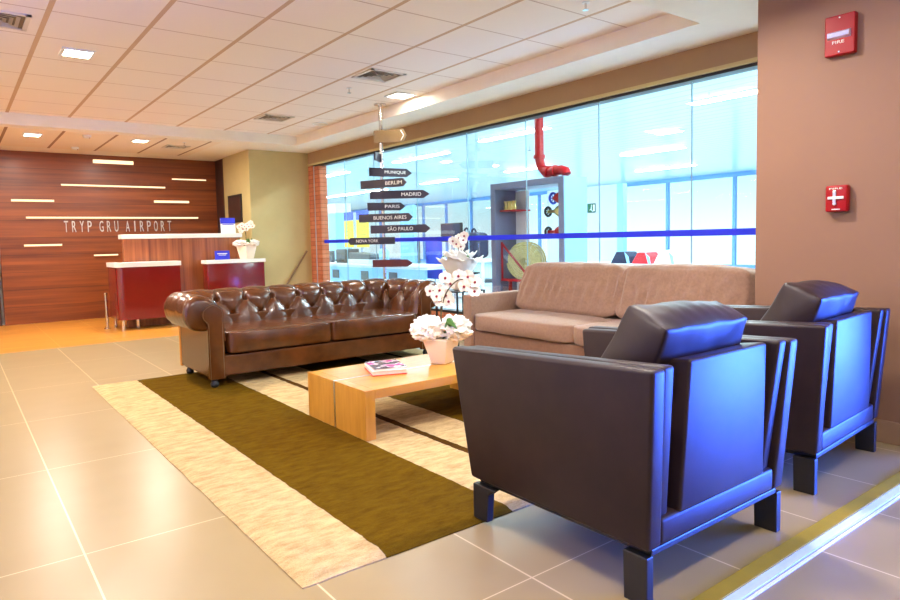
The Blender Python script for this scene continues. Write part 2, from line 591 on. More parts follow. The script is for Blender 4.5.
struct('trim_4', box(XG + 0.005, 5.05, 10.15, 10.20, 0.26, 2.45), 'grey')
# glazing: frameless panes with clear joints
joints = [2.13, 3.16, 4.145, 5.14, 6.15, 7.22, 8.31, 9.2, 9.96]
for i, (a, b) in enumerate(zip(joints, joints[1:])):
    struct('window_%d' % (i + 1), box(4.985, 4.993, a + 0.004, b - 0.004, 0.29, 2.44), 'glass')
for i, a in enumerate(joints[1:-1]):
    struct('trim_%d' % (10 + i), box(4.984, 4.994, a - 0.004, a + 0.004, 0.29, 2.44), 'silicone')
struct('trim_20', box(4.976, 4.984, 2.13, 10.15, 1.160, 1.214), 'strip_blue')
# threshold of the glass front
struct('trim_21', box(1.0, 5.0, 1.088, 1.148, -0.01, 0.012), 'rail', bevel=0.003)
struct('trim_22', box(1.0, 5.0, 1.052, 1.088, -0.01, 0.008), 'alu_strip', bevel=0.002)
struct('trim_23', box(1.0, 5.0, 1.036, 1.046, -0.01, 0.004), 'white')
# the airport hall beyond the glass
HC = 3.2
struct('ceiling_hall', box(5.1, 21.5, -6, 46, HC, HC + 0.1), 'hall_ceiling')
struct('ceiling_corridor', box(-5, 5.1, -6, 1.1, 3.0, 3.1), 'soffit')
struct('wall_corridor', box(-5.1, 21.5, -6.1, -6.0, 0, HC), 'white')
struct('wall_corridor_left', box(-5.1, -5.0, -6, 12.6, 0, HC), 'white')
struct('wall_hall_back', box(5.0, 21.5, 46, 46.1, 0, HC), 'white')
struct('wall_hall_side', box(5.1, 5.2, 10.5, 46, 0, HC), 'white')
struct('wall_room_back', box(-5, 5.1, 12.3, 12.4, 0, HC), 'white')
mull = [-2.0, 0.3, 2.6, 4.9, 7.2, 9.45, 11.73, 14.31, 16.32, 18.6, 20.9, 23.3, 25.71, 27.81, 29.92, 32.2, 34.5, 36.8, 39.1, 41.4]
k = 30
for y in mull:
    struct('trim_%d' % k, box(21.0, 21.12, y - 0.05, y + 0.05, 0.1, HC - 0.14), 'mullion'); k += 1
struct('trim_%d' % k, box(20.98, 21.14, -6, 46, HC - 0.14, HC), 'mullion'); k += 1
struct('trim_%d' % k, box(20.98, 21.14, -6, 46, 0.0, 0.1), 'mullion'); k += 1
for i, (a, b) in enumerate(zip(mull, mull[1:])):
    struct('window_%d' % (20 + i), box(21.05, 21.06, a + 0.05, b - 0.05, 0.1, HC - 0.14), 'glass')

# ------------------------------------------------------------------ rug
bm = bmesh.new()
NX, NY = 70, 100
rx0, rx1, ry0, ry1 = 0.884, 3.95, 2.03, 6.19
g = []
for i in range(NX + 1):
    row = []
    for j in range(NY + 1):
        x = rx0 + (rx1 - rx0) * i / NX; y = ry0 + (ry1 - ry0) * j / NY
        if i in (0, NX): x += 0.006 * noise.noise((0, y * 5, 0))
        if j in (0, NY): y += 0.006 * noise.noise((x * 5, 0, 0))
        e = min(i, NX - i, j, NY - j)
        z = 0.004 if e == 0 else 0.014 + 0.0015 * noise.noise((x * 9, y * 9, 0))
        row.append(bm.verts.new((x, y, z)))
    g.append(row)
for i in range(NX):
    for j in range(NY):
        bm.faces.new([g[i][j], g[i + 1][j], g[i + 1][j + 1], g[i][j + 1]])
edge = [v for v in bm.verts if v.is_boundary]
ret = bmesh.ops.extrude_edge_only(bm, edges=[e for e in bm.edges if e.is_boundary])
for v in [q for q in ret['geom'] if isinstance(q, bmesh.types.BMVert)]:
    v.co.z = 0.0005
tag(obj('striped_rug', bm, 'rug', smooth=True), 'large olive and beige striped pile rug under the wooden coffee table', 'rug')

# ------------------------------------------------------------------ chesterfield sofa
ches = thing('chesterfield_sofa', 'brown leather button-tufted chesterfield sofa with rolled arms', 'sofa', (2.665, 5.70, 0.0))
CX, CYY = 2.705, 5.75
xl, xr = 1.615 - CX, 3.89 - CX
yf, yb = 5.415 - CYY, 6.20 - CYY
RC = 0.22
path = []   # (x, y, nx, ny inward normal)
def addline(p, q, n, k):
    for i in range(k):
        t = i / k
        path.append((p[0] + (q[0] - p[0]) * t, p[1] + (q[1] - p[1]) * t, n[0], n[1]))
addline((xl, yf), (xl, yb - RC), (1, 0), 54)
for i in range(18):
    a = PI - (PI / 2) * i / 18
    path.append((xl + RC + RC * math.cos(a), yb - RC + RC * math.sin(a), -math.cos(a), -math.sin(a)))
addline((xl + RC, yb), (xr - RC, yb), (0, -1), 150)
for i in range(18):
    a = PI / 2 - (PI / 2) * i / 18
    path.append((xr - RC + RC * math.cos(a), yb - RC + RC * math.sin(a), -math.cos(a), -math.sin(a)))
addline((xr, yb - RC), (xr, yf), (-1, 0), 54)
path.append((xr, yf, -1, 0))
slen = [0.0]
for a, b in zip(path, path[1:]):
    slen.append(slen[-1] + math.hypot(b[0] - a[0], b[1] - a[1]))
# profile (inward offset, z), closed on the underside of the roll
ZR, RR = 0.612, 0.134
prof = []
for i in range(17):
    t = i / 16
    prof.append((0.185 - 0.045 * t ** 1.3, 0.38 + (ZR - 0.38) * t))
for i in range(1, 37):
    a = math.radians(250) * i / 36
    prof.append((RR * math.cos(a), ZR + RR * math.sin(a)))
prof.append((0.0, 0.478)); prof.append((0.04, 0.478))
plen = [0.0]
for a, b in zip(prof, prof[1:]):
    plen.append(plen[-1] + math.hypot(b[0] - a[0], b[1] - a[1]))
total = slen[-1]
arm_s = yb - RC - yf
corner_s = RC * PI / 2
back_s = xr - xl - 2 * RC
# button columns along the path: arms 3, corner, back 7
T1, T2 = plen[16] + 0.075, plen[16] - 0.075       # upper row just on the roll's inner side, lower row beneath
T3 = plen[16] + 0.33                             # where pleats fade behind the roll
cols = [0.14, 0.14 + 0.245, arm_s + corner_s * 0.5]
nb = 6
b0 = arm_s + corner_s + 0.12; b1 = arm_s + corner_s + back_s - 0.12
cols += [b0 + (b1 - b0) * i / nb for i in range(nb + 1)]
cols += [total - c for c in (arm_s + corner_s * 0.5, 0.14 + 0.245, 0.14)]
low = [(a + b) / 2 for a, b in zip(cols, cols[1:])]
buttons = [(c, T1) for c in cols] + [(c, T2) for c in low]
creases = []
for i, c in enumerate(cols):
    creases.append(((c, T1), (c, T3)))
    if i > 0: creases.append(((c, T1), (low[i - 1], T2)))
    if i < len(low): creases.append(((c, T1), (low[i], T2)))
for c in low:
    creases.append(((c, T2), (c, T2 - 0.2)))
def segd(p, a, b):
    ax, ay = a; bx, by = b
    dx, dy = bx - ax, by - ay
    t = max(0, min(1, ((p[0] - ax) * dx + (p[1] - ay) * dy) / (dx * dx + dy * dy)))
    return math.hypot(p[0] - ax - t * dx, p[1] - ay - t * dy), t
def tuft(s, t):
    d = 9; db = 9
    for a, b in creases:
        if abs(s - (a[0] + b[0]) / 2) > 0.25: continue
        q, tt = segd((s, t), a, b)
        d = min(d, q + (0.10 * max(0, tt - 0.35) if b[1] == T3 else 0))
    for b in buttons:
        if abs(s - b[0]) < 0.2:
            db = min(db, math.hypot(s - b[0], t - b[1]))
    h = 0.028 * (1 - math.exp(-d / 0.05)) - 0.010 * math.exp(-(d / 0.009) ** 2) - 0.040 * math.exp(-(db / 0.024) ** 2)
    env = max(0.0, min(1.0, (T3 + 0.10 - t) / 0.15))
    return h * env
bm = bmesh.new()
rows = []
for i, (px, py, nx, ny) in enumerate(path):
    s = slen[i]
    e = min(s, total - s)
    sc = 1.0 if e > 0.05 else 0.80 + 0.20 * math.sqrt(max(0, 1 - (1 - e / 0.05) ** 2))
    row = []
    for j, (o, z) in enumerate(prof):
        a = prof[max(j - 1, 0)]; b = prof[min(j + 1, len(prof) - 1)]
        tx, tz = b[0] - a[0], b[1] - a[1]
        ln = math.hypot(tx, tz) or 1
        nox, noz = tz / ln, -tx / ln
        h = tuft(s, plen[j]) * min(1, e / 0.05)
        h += 0.003 * noise.noise((s * 14, plen[j] * 14, 3.1)) * (1 if j < 50 else 0)
        oo, zz = o + nox * h, z + noz * h
        if e <= 0.05:
            oo = oo * sc if j > 16 else oo
            zz = ZR + (zz - ZR) * sc if zz > ZR - 0.2 and j > 16 else zz
        # inner face of the corners must not fold
        row.append(bm.verts.new((px + nx * oo, py + ny * oo, zz)))
    rows.append(row)
for A, B in zip(rows, rows[1:]):
    for j in range(len(prof) - 1):
        bm.faces.new([A[j], B[j], B[j + 1], A[j + 1]])
bm.faces.new(rows[0]); bm.faces.new(rows[-1][::-1])
obj('tufted_back', bm, 'leather_brown', ches, smooth=True)
# buttons
for s, t in buttons:
    i = min(range(len(slen)), key=lambda q: abs(slen[q] - s))
    j = min(range(len(plen)), key=lambda q: abs(plen[q] - t))
    px, py, nx, ny = path[i]
    o, z = prof[j]
    a = prof[max(j - 1, 0)]; b = prof[min(j + 1, len(prof) - 1)]
    tx, tz = b[0] - a[0], b[1] - a[1]; ln = math.hypot(tx, tz)
    nox, noz = tz / ln, -tx / ln
    o -= nox * 0.038; z -= noz * 0.038
    p = Vector((px + nx * o, py + ny * o, z))
    nrm = Vector((nx * nox, ny * nox, noz))
    bb = lathe([(0.001, 0.007), (0.007, 0.006), (0.011, 0.002), (0.011, -0.006)], 10)
    q = nrm.to_track_quat('Z', 'Y').to_matrix().to_4x4()
    q.translation = p
    bmesh.ops.transform(bb, matrix=q, verts=bb.verts)
    obj('button', bb, 'leather_brown', ches, smooth=True)
# outer panels below the roll and the carcass
ox0, ox1, oy1 = 1.65 - CX, 3.855 - CX, 6.26 - CYY
oyf = yf - 0.012
bm = prism([(ox0, oyf), (ox0 + 0.115, oyf), (ox0 + 0.115, yb - 0.18), (ox1 - 0.115, yb - 0.18), (ox1 - 0.115, oyf), (ox1, oyf), (ox1, oy1 - 0.06), (ox0, oy1 - 0.06)], 'z', 0.10, 0.54)
obj('outer_panel', bm, 'leather_brown', ches, bevel=0.008)
obj('rear_panel', box(ox0 - 0.006, ox1 + 0.006, oy1 - 0.058, oy1 - 0.02, 0.09, 0.53), 'lit_edge_tan', ches, bevel=0.004)  # its tan stands in for light caught along the rear edge
obj('front_rail', box(ox0 + 0.10, ox1 - 0.10, oyf - 0.012, oyf + 0.08, 0.10, 0.268), 'leather_brown', ches, bevel=0.012, seg=3)
obj('seat_deck', box(ox0 + 0.11, ox1 - 0.11, oyf + 0.05, yb - 0.15, 0.15, 0.272), 'leather_brown', ches)
# front scroll posts with a stud line
for sx, xa in ((1, ox0 - 0.004), (-1, ox1 + 0.004)):
    pts = [(0, 0.085), (0.128, 0.085), (0.128, 0.58)]
    cxp, czp, rp = 0.046, 0.612, 0.088
    for i in range(0, 19):
        a = math.radians(-22 + (224) * i / 18)
        pts.append((cxp + rp * math.cos(a), czp + rp * math.sin(a)))
    pts.append((0.0, 0.54))
    post = prism([(xa + sx * p[0], p[1]) for p in pts], 'y', oyf - 0.022, oyf + 0.012)
    po = obj('arm_post', post, 'leather_brown', ches, bevel=0.007, seg=3, smooth=True)
    loop = [(xa + sx * p[0], oyf - 0.021, p[1]) for p in pts]
    inner = []
    cen = Vector((sum(p[0] for p in loop) / len(loop), 0, 0.4))
    for p in loop:
        inner.append((p[0] + (0.010 if p[0] < cen.x else -0.010), p[1] - 0.002, p[2] - (0.010 if p[2] > 0.66 else 0)))
    st = tube(inner[1:] + inner[:1], 0.0016, 6)
    obj('stitching', st, 'sign_tan', po, smooth=True)
# seat cushions
ymid = (1.815 + 3.70) / 2 - CX
def leather_wr(amp, sc):
    def f(s, p):
        q = noise.noise((s.x * sc, s.y * sc, s.z * sc))
        return s + Vector((0, 0, amp * q)) + Vector((0, amp * 0.6 * noise.noise((s.x * sc + 9, s.z * sc, 4)), 0))
    return f
for xa, xb in ((1.815 - CX, ymid - 0.004), (ymid + 0.004, 3.70 - CX)):
    c = cb(xa, xb, oyf - 0.03, yb - 0.155, 0.275, 0.462)
    cu = obj('seat_cushion', puff(c, 26, 0.16, 0.07, leather_wr(0.004, 9)), 'leather_brown', ches, smooth=True)
    zt = 0.452
    loop = [(xa + 0.012, oyf - 0.022, zt), (xb - 0.012, oyf - 0.022, zt)]
    obj('piping', tube(loop, 0.006, 8), 'leather_brown', cu, smooth=True)
for x, y in ((ox0 + 0.045, oyf + 0.02), (ox1 - 0.045, oyf + 0.02), (ox0 + 0.06, oy1 - 0.09), (ox1 - 0.06, oy1 - 0.09)):
    zr = 0.0155
    obj('foot', lathe([(0.022, zr), (0.030, 0.022), (0.034, 0.045), (0.026, 0.06), (0.022, 0.072), (0.040, 0.085), (0.042, 0.105)], 16, c=(x, y, 0)), 'black', ches, smooth=True)

# ------------------------------------------------------------------ leather armchairs
def make_armchair(label):
    t = thing('leather_armchair', label, 'armchair', (2.112, 1.635, 0.0))
    fr = box(-0.40, 0.40, -0.415, 0.43, 0.158, 0.180)
    obj('base_frame', fr, 'black_wood', t, bevel=0.004)
    for sx in (-1, 1):
        for (ya, yb_, zl) in ((-0.42, -0.33, 0.0), (0.355, 0.44, 0.0165)):
            xa, xb = sorted((sx * 0.432, sx * 0.398))
            if ya > 0:
                pr = [(ya, zl), (yb_, zl), (yb_, 0.162), (ya - 0.05, 0.162), (ya - 0.012, 0.135)]
            else:
                pr = [(ya, zl), (yb_, zl), (yb_ + 0.004, 0.162), (ya, 0.162)]
            obj('leg', prism(pr, 'x', xa, xb), 'black_wood', t, bevel=0.003)
    def slab(x0b, x1b, x0t, x1t, y0b, y1b, y0t, y1t, z0, zt0, zt1):
        # zt0 height at the back, zt1 height at the front
        return hexa([(x0b, y0b, z0), (x1b, y0b, z0), (x1b, y1b, z0), (x0b, y1b, z0), (x0t, y0t, zt0), (x1t, y0t, zt0), (x1t, y1t, zt1), (x0t, y1t, zt1)])
    for sx in (-1, 1):
        def q(a, b): return sorted((sx * a, sx * b))
        a, b = q(0.360, 0.432); c, d = q(0.394, 0.464)
        obj('outer_arm', slab(a, b, c, d, -0.425, 0.455, -0.465, 0.532, 0.182, 0.771, 0.728), 'leather_dark', t, smooth=True, bevel=0.014, seg=3)
        a, b = q(0.298, 0.357); c, d = q(0.332, 0.395)
        obj('inner_arm', slab(a, b, c, d, -0.405, 0.44, -0.455, 0.515, 0.262, 0.773, 0.724), 'leather_dark', t, smooth=True, bevel=0.014, seg=3)
    obj('seat_base', box(-0.363, 0.363, -0.424, 0.43, 0.182, 0.272), 'leather_dark', t, smooth=True, bevel=0.014, seg=3)
    obj('backrest', slab(-0.262, 0.285, -0.205, 0.300, -0.425, -0.30, -0.425, -0.295, 0.262, 0.770, 0.752), 'leather_dark', t, smooth=True, bevel=0.013, seg=3)
    obj('seat_cushion', puff(cb(-0.298, 0.298, -0.28, 0.45, 0.275, 0.425), 16, 0.2, 0.10), 'leather_dark', t, smooth=True)
    def wr(s, p):
        e = 0.006 * noise.noise((s.x * 11, s.y * 11, s.z * 9 + 5))
        e2 = 0.002 * math.sin(s.x * 85 + 3 * noise.noise((s.x * 9, s.y * 9, 0))) * max(0, p.z) * max(0, 1 - abs(p.y))
        return s + Vector((0, e, e + e2))
    cc = [(-0.25, -0.24, 0.46), (0.24, -0.24, 0.46), (0.28, 0.10, 0.43), (-0.28, 0.10, 0.43),
          (-0.275, -0.385, 0.868), (0.245, -0.385, 0.862), (0.330, -0.205, 0.912), (-0.235, -0.205, 0.935)]
    pl = obj('back_cushion', puff(cc, 28, 0.05, 0.12, wr), 'leather_dark', t, smooth=True)
    return t
ch1 = make_armchair('dark leather armchair nearest the camera, its loose back cushion showing')
ch2 = copy_tree(ch1)
ch2['label'] = 'dark leather armchair beside the brown wall with the fire alarms'
ch2.location = (3.402, 1.735, 0.0)
ch2.rotation_euler = (0, 0, math.radians(4))
for o in (ch1, ch2):
    o['group'] = 'leather armchairs facing the sofa'

# ------------------------------------------------------------------ beige sofa along the glass
bs = thing('fabric_sofa', 'taupe fabric sofa with loose cushions along the glass wall', 'sofa', (4.38, 3.55, 0.0))
bx, by = 4.38, 3.55
def L(x0, x1, y0, y1, z0, z1):
    return (x0 - bx, x1 - bx, y0 - by, y1 - by, z0, z1)
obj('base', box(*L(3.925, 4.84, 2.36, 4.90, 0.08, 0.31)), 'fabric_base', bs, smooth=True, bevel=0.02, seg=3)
obj('back_frame', box(*L(4.70, 4.86, 2.36, 4.90, 0.30, 0.72)), 'fabric', bs, smooth=True, bevel=0.03, seg=3)
for ya, yb_ in ((4.79, 4.91), (2.33, 2.44)):
    obj('arm', box(*L(3.89, 4.84, ya, yb_, 0.08, 0.645)), 'fabric', bs, smooth=True, bevel=0.016, seg=3)
def fab_wr(s, p):
    w = 0.020 * math.sin(s.y * 62 + 5 * noise.noise((s.y * 5, s.z * 3, 1.7)) + s.z * 14) * max(0, noise.noise((s.y * 2.2 + 3.0, s.z * 2, 8)) + 0.35)
    e = 0.008 * noise.noise((s.y * 10, s.z * 12, 2))
    f = max(0.0, 1 - abs(p.z))
    return s + Vector((-(w * f + e), 0, e))
seat_wr = lambda s, p: s + Vector((0, 0, 0.005 * noise.noise((s.x * 7, s.y * 7, 0))))
for ya, yb_ in ((3.56, 4.785), (2.445, 3.545)):
    obj('seat_cushion', puff(cb(*L(3.885, 4.72, ya, yb_, 0.312, 0.475)), 20, 0.22, 0.10, seat_wr), 'fabric', bs, smooth=True)
for ya, yb_, yc, yd in ((3.53, 4.76, 3.50, 4.66), (2.45, 3.52, 2.40, 3.49)):
    c = [(4.40 - bx, ya - by, 0.48), (4.70 - bx, ya - by, 0.50), (4.70 - bx, yb_ - by, 0.50), (4.40 - bx, yb_ - by, 0.48),
         (4.50 - bx, yc - by, 0.93), (4.84 - bx, yc - by, 0.90), (4.84 - bx, yd - by, 0.90), (4.50 - bx, yd - by, 0.93)]
    obj('back_cushion', puff(c, 44, 0.22, 0.12, fab_wr), 'fabric', bs, smooth=True)
for x, y in ((4.0, 2.42), (4.0, 4.83), (4.78, 2.42), (4.78, 4.83)):
    z0 = 0.0 if x > 3.95 else 0.0155
    obj('foot', box(*L(x - 0.025, x + 0.025, y - 0.025, y + 0.025, z0, 0.085)), 'black_wood', bs)

# ------------------------------------------------------------------ coffee table
ct = thing('coffee_table', 'low honey oak coffee table with an aluminium inlay strip', 'coffee table', (2.5, 3.655, 0.0))
tx0, tx1, ty0, ty1, tz = 1.857 - 2.5, 3.12 - 2.5, 3.27 - 3.655, 4.035 - 3.655, 0.312
obj('tabletop', box(tx0 + 0.066, tx1 - 0.066, ty0, ty1, tz - 0.055, tz), 'oak', ct, bevel=0.002)
for xa, xb in ((tx0, tx0 + 0.066), (tx1 - 0.066, tx1)):
    obj('leg', box(xa, xb, ty0, ty1, 0.0155, tz), 'oak_v', ct, bevel=0.002)
bm = box(tx0 + 0.0, tx1, -0.009, 0.009, tz - 0.002, tz + 0.0012)
box(tx0 - 0.0012, tx0 + 0.002, -0.009, 0.009, 0.02, tz + 0.0012, bm)
obj('inlay_strip', bm, 'alu', ct)

# book and magazine lying on it
bk = thing('book', 'thick red-backed book lying on the coffee table', 'book', (2.262, 3.70, 0.3135), math.radians(-20))
obj('back_cover', box(-0.115, 0.115, -0.15, 0.15, 0.0, 0.004), 'red_box', bk)
obj('pages', box(-0.11, 0.11, -0.145, 0.145, 0.004, 0.028), 'paper', bk)
obj('front_cover', box(-0.115, 0.115, -0.15, 0.15, 0.028, 0.031), 'wrap', bk)
def mat_cover():
    k = NT('magazine_cover')
    v = k.coord((1, 1, 1))
    f = k.noise(v, 9, 2, 0.5)
    k.base(k.ramp(f, [(0.30, S(60, 40, 60)), (0.40, S(96, 60, 66)), (0.49, S(110, 96, 104)), (0.53, S(230, 214, 216)), (0.58, S(206, 80, 140)), (0.72, S(140, 60, 110))], 'LINEAR'))
    k.b.inputs['Roughness'].default_value = 0.25
    return k.m
MAT['cover'] = mat_cover()
mg = thing('magazine', 'glossy pink and grey magazine on top of the red-backed book', 'magazine', (2.268, 3.705, 0.3447), math.radians(-17))
obj('pages', box(-0.108, 0.108, -0.142, 0.142, 0.0, 0.010), 'paper', mg)
obj('cover', box(-0.110, 0.110, -0.144, 0.144, 0.010, 0.0115), 'cover', mg)

# ------------------------------------------------------------------ potted orchids
def flower_bm(sc):
    bm = bmesh.new()
    for k in range(5):
        a = 2 * PI * k / 5 + PI / 2
        w = 1.0 if k in (1, 4) else 0.66
        ctr = bm.verts.new((0, 0, 0))
        pts = []
        n = 8
        for i in range(n + 1):
            th = -PI / 2 + PI * i / n
            rr_ = 0.55 + 0.5 * math.sin(th) if False else None
            u = 0.10 + 0.90 * (0.5 + 0.5 * math.cos(2 * th)) if False else None
        ring = []
        for i in range(12):
            th = 2 * PI * i / 12
            u = 0.52 + 0.48 * math.cos(th); vv = w * 0.62 * math.sin(th)
            z = 0.16 * u * u - 0.22 * abs(vv)
            ring.append(bm.verts.new(((u * math.cos(a) - vv * math.sin(a)) * sc, (u * math.sin(a) + vv * math.cos(a)) * sc, z * sc)))
        mid = bm.verts.new((0.52 * math.cos(a) * sc, 0.52 * math.sin(a) * sc, 0.10 * sc))
        bm.verts.remove(ctr)
        for i in range(12):
            bm.faces.new([ring[i], ring[(i + 1) % 12], mid])
    return bm
FL = {}
def flower(parent, p, d, sc):
    key = round(sc, 3)
    fo = obj('flower', flower_bm(sc), 'petal', parent, smooth=True)
    lb = lathe([(0.001, 0.36 * sc), (0.16 * sc, 0.32 * sc), (0.22 * sc, 0.16 * sc), (0.14 * sc, 0.0)], 8)
    bmesh.ops.translate(lb, vec=(0, -0.10 * sc, 0), verts=lb.verts)
    obj('lip', lb, 'lip', fo, smooth=True)
    fo.location = p
    fo.rotation_euler = Vector(d).to_track_quat('Z', 'Y').to_euler()
    return fo

def ruffle(r0, r1, z0, z1, seed, seg=96, rings=9):
    bm = bmesh.new()
    R = []
    for j in range(rings + 1):
        t = j / rings
        row = []
        for i in range(seg):
            a = 2 * PI * i / seg
            w = noise.noise((math.cos(a) * 2.2 + seed, math.sin(a) * 2.2, t * 1.3))
            fr = math.sin(a * 9 + 4 * w + seed) * 0.5 + math.sin(a * 17 + seed * 2) * 0.25
            rad = r0 + (r1 - r0) * (math.sin(t * PI * 0.62) / math.sin(PI * 0.62)) * (1 + 0.22 * w)
            rad += 0.020 * t * fr
            z = z0 + (z1 - z0) * math.sin(min(1.0, t * 1.25) * PI / 2) - 0.05 * max(0, t - 0.55) * 2
            z += (0.030 * fr + 0.045 * w) * t
            row.append(bm.verts.new((rad * math.cos(a), rad * math.sin(a), z)))
        R.append(row)
    for A, B in zip(R, R[1:]):
        for i in range(seg):
            bm.faces.new([A[i], A[(i + 1) % seg], B[(i + 1) % seg], B[i]])
    return bm

def orchid(label, loc, group, pot_h, pot_b, pot_t, wrap_r, wrap_z, stems, flowers, fsc, rz=0.4, crumple=True):
    t = thing('potted_orchid', label, 'orchid', loc, 0, group)
    b, c = pot_b / 2, pot_t / 2
    hb = hexa([(-b, -b, 0), (b, -b, 0), (b, b, 0), (-b, b, 0), (-c, -c, pot_h), (c, -c, pot_h), (c, c, pot_h), (-c, c, pot_h)])
    bmesh.ops.rotate(hb, verts=hb.verts, cent=(0, 0, 0), matrix=Matrix.Rotation(rz, 3, 'Z'))
    obj('pot', hb, 'pot', t, smooth=True, bevel=0.006)
    if crumple:
        for sg in (-1, 1):
            bmw = bmesh.new()
            bmesh.ops.create_icosphere(bmw, subdivisions=5, radius=1.0)
            for v in bmw.verts:
                d = v.co.normalized()
                q = d * 2.1 + Vector((sg * 3.0 + loc[0], 0, 0))
                rg = 1 - 2 * abs(noise.noise(q)); rg2 = 1 - 2 * abs(noise.noise(q * 2.3))
                rad = 0.74 + 0.30 * rg + 0.16 * rg2
                v.co = R1 * (sg * wrap_r * 0.46) + Vector((d.x * wrap_r * 0.60 * rad, d.y * wrap_r * 0.60 * rad, pot_h + wrap_z * 0.55 + d.z * wrap_z * (1.0 if d.z > 0 else 0.7) * rad))
            obj('paper_wrap', bmw, 'wrap', t, smooth=True)
    else:
        obj('paper_wrap', ruffle(c * 0.85, wrap_r, pot_h * 0.5, pot_h + wrap_z, loc[0]), 'wrap', t, smooth=True)
        obj('paper_wrap', ruffle(c * 0.5, wrap_r * 0.74, pot_h - 0.02, pot_h + wrap_z * 1.35, loc[0] + 3), 'wrap', t, smooth=True)
        obj('paper_wrap', ruffle(c * 0.3, wrap_r * 0.45, pot_h - 0.02, pot_h + wrap_z * 1.5, loc[0] + 5), 'wrap', t, smooth=True)
    for k in range(3):
        a = k * 2.1 + 0.4
        pts = [(0.02 * math.cos(a), 0.02 * math.sin(a), pot_h), (0.12 * math.cos(a), 0.12 * math.sin(a), pot_h + wrap_z + 0.03), (0.21 * math.cos(a), 0.21 * math.sin(a), pot_h + wrap_z - 0.01)]
        lf = tube(pts, [0.012, 0.028, 0.004], 8)
        obj('leaf', lf, 'leaf', t, smooth=True)
    for st in stems:
        pts = []
        P = [Vector(p) for p in st]
        for i in range(len(P) - 1):
            p0 = P[max(i - 1, 0)]; p1 = P[i]; p2 = P[i + 1]; p3 = P[min(i + 2, len(P) - 1)]
            for k in range(6):
                s = k / 6
                pts.append(0.5 * ((2 * p1) + (p2 - p0) * s + (2 * p0 - 5 * p1 + 4 * p2 - p3) * s * s + (3 * p1 - p0 - 3 * p2 + p3) * s ** 3))
        pts.append(P[-1])
        obj('stem', tube(pts, 0.0045, 6), 'stem', t, smooth=True)
    for p, d in flowers:
        flower(t, p, d, fsc)
    return t

CD = Vector((-0.6, -0.8, 0.15))
R1 = Vector((0.80, -0.60, 0))     # to the right as seen from the room entrance
def fl(list_, spread=0.5):
    out = []
    for a, z, dpt in list_:
        p = R1 * a + Vector((0.6, 0.8, 0)) * dpt + Vector((0, 0, z))
        d = (CD + Vector((random.uniform(-spread, spread), random.uniform(-spread, spread), random.uniform(-0.2, 0.35)))).normalized()
        out.append((p, d))
    return out
# offsets measured from the stem foot: sideways, height above the table top, depth
of = [(.035, .60, 0), (.13, .61, .02), (.195, .606, 0), (.164, .54, -.02), (.216, .54, .02), (.244, .564, 0), (.237, .50, 0), (-.07, .51, .02), (-.005, .516, 0), (-.03, .475, -.02), (-.01, .44, 0), (.056, .434, .02), (.035, .475, .03), (.07, .557, .03)]
orchid('white orchid in a paper-wrapped pot standing on the coffee table', (2.705, 3.66, 0.3135), 'potted white orchids', 0.175, 0.112, 0.20, 0.20, 0.10,
       [[(0.0, 0.0, 0.15), R1 * 0.005 + Vector((0, 0, 0.36)), R1 * 0.045 + Vector((0, 0, 0.50)), R1 * 0.14 + Vector((0, 0, 0.585)), R1 * 0.23 + Vector((0, 0, 0.53))],
        [(0.01, 0.0, 0.15), R1 * 0.0 + Vector((0, 0, 0.34)), R1 * 0.0 + Vector((0, 0, 0.47)), R1 * -0.05 + Vector((0, 0, 0.51)), R1 * -0.06 + Vector((0, 0, 0.47))]],
       fl(of), 0.046)

# side table with a second orchid between the two sofas
sd = thing('side_table', 'small black metal side table between the two sofas', 'side table', (4.50, 5.72, 0.0))
obj('table_top', box(-0.2, 0.2, -0.2, 0.2, 0.60, 0.615), 'black', sd, bevel=0.003)
for sx in (-1, 1):
    for sy in (-1, 1):
        obj('leg', box(sx * 0.19 - 0.008, sx * 0.19 + 0.008, sy * 0.19 - 0.008, sy * 0.19 + 0.008, 0.0, 0.60), 'black', sd)
bm = box(-0.19, 0.19, -0.198, -0.182, 0.27, 0.286); box(-0.19, 0.19, 0.182, 0.198, 0.27, 0.286, bm)
box(-0.198, -0.182, -0.19, 0.19, 0.27, 0.286, bm); box(0.182, 0.198, -0.19, 0.19, 0.27, 0.286, bm)
obj('stretcher', bm, 'black', sd)
of2 = [(-0.07, 0.545, 0), (0.0, 0.575, 0), (0.045, 0.55, -0.02), (-0.03, 0.51, 0.0), (0.06, 0.60, 0.0), (0.02, 0.48, 0.02)]
orchid('white orchid in a ruffled wrap on the black side table by the glass', (4.50, 5.72, 0.616), 'potted white orchids', 0.20, 0.10, 0.19, 0.235, 0.17,
       [[(0, 0, 0.2), R1 * -0.01 + Vector((0, 0, 0.42)), R1 * 0.0 + Vector((0, 0, 0.52)), R1 * 0.05 + Vector((0, 0, 0.60))]], fl(of2, 0.4), 0.052, 0.4, False)

# ------------------------------------------------------------------ reception
ct2 = thing('reception_counter', 'tall walnut reception counter with a white top', 'counter', (2.815, 10.6, 0.0))
ox, oy = 2.815, 10.6
obj('front_panel', box(1.985 - ox, 3.70 - ox, 10.36 - oy, 10.42 - oy, 0, 1.285), 'walnut_v', ct2, bevel=0.003)
for xa in (2.10, 3.66):
    obj('side_panel', box(xa - ox, xa + 0.04 - ox, 10.42 - oy, 11.0 - oy, 0, 1.285), 'walnut_v', ct2, bevel=0.003)
obj('countertop', box(1.965 - ox, 3.725 - ox, 10.335 - oy, 10.56 - oy, 1.285, 1.352), 'white_top', ct2, bevel=0.006)
obj('work_surface', box(2.14 - ox, 3.66 - ox, 10.57 - oy, 11.0 - oy, 0.72, 0.76), 'white_top', ct2, bevel=0.003)

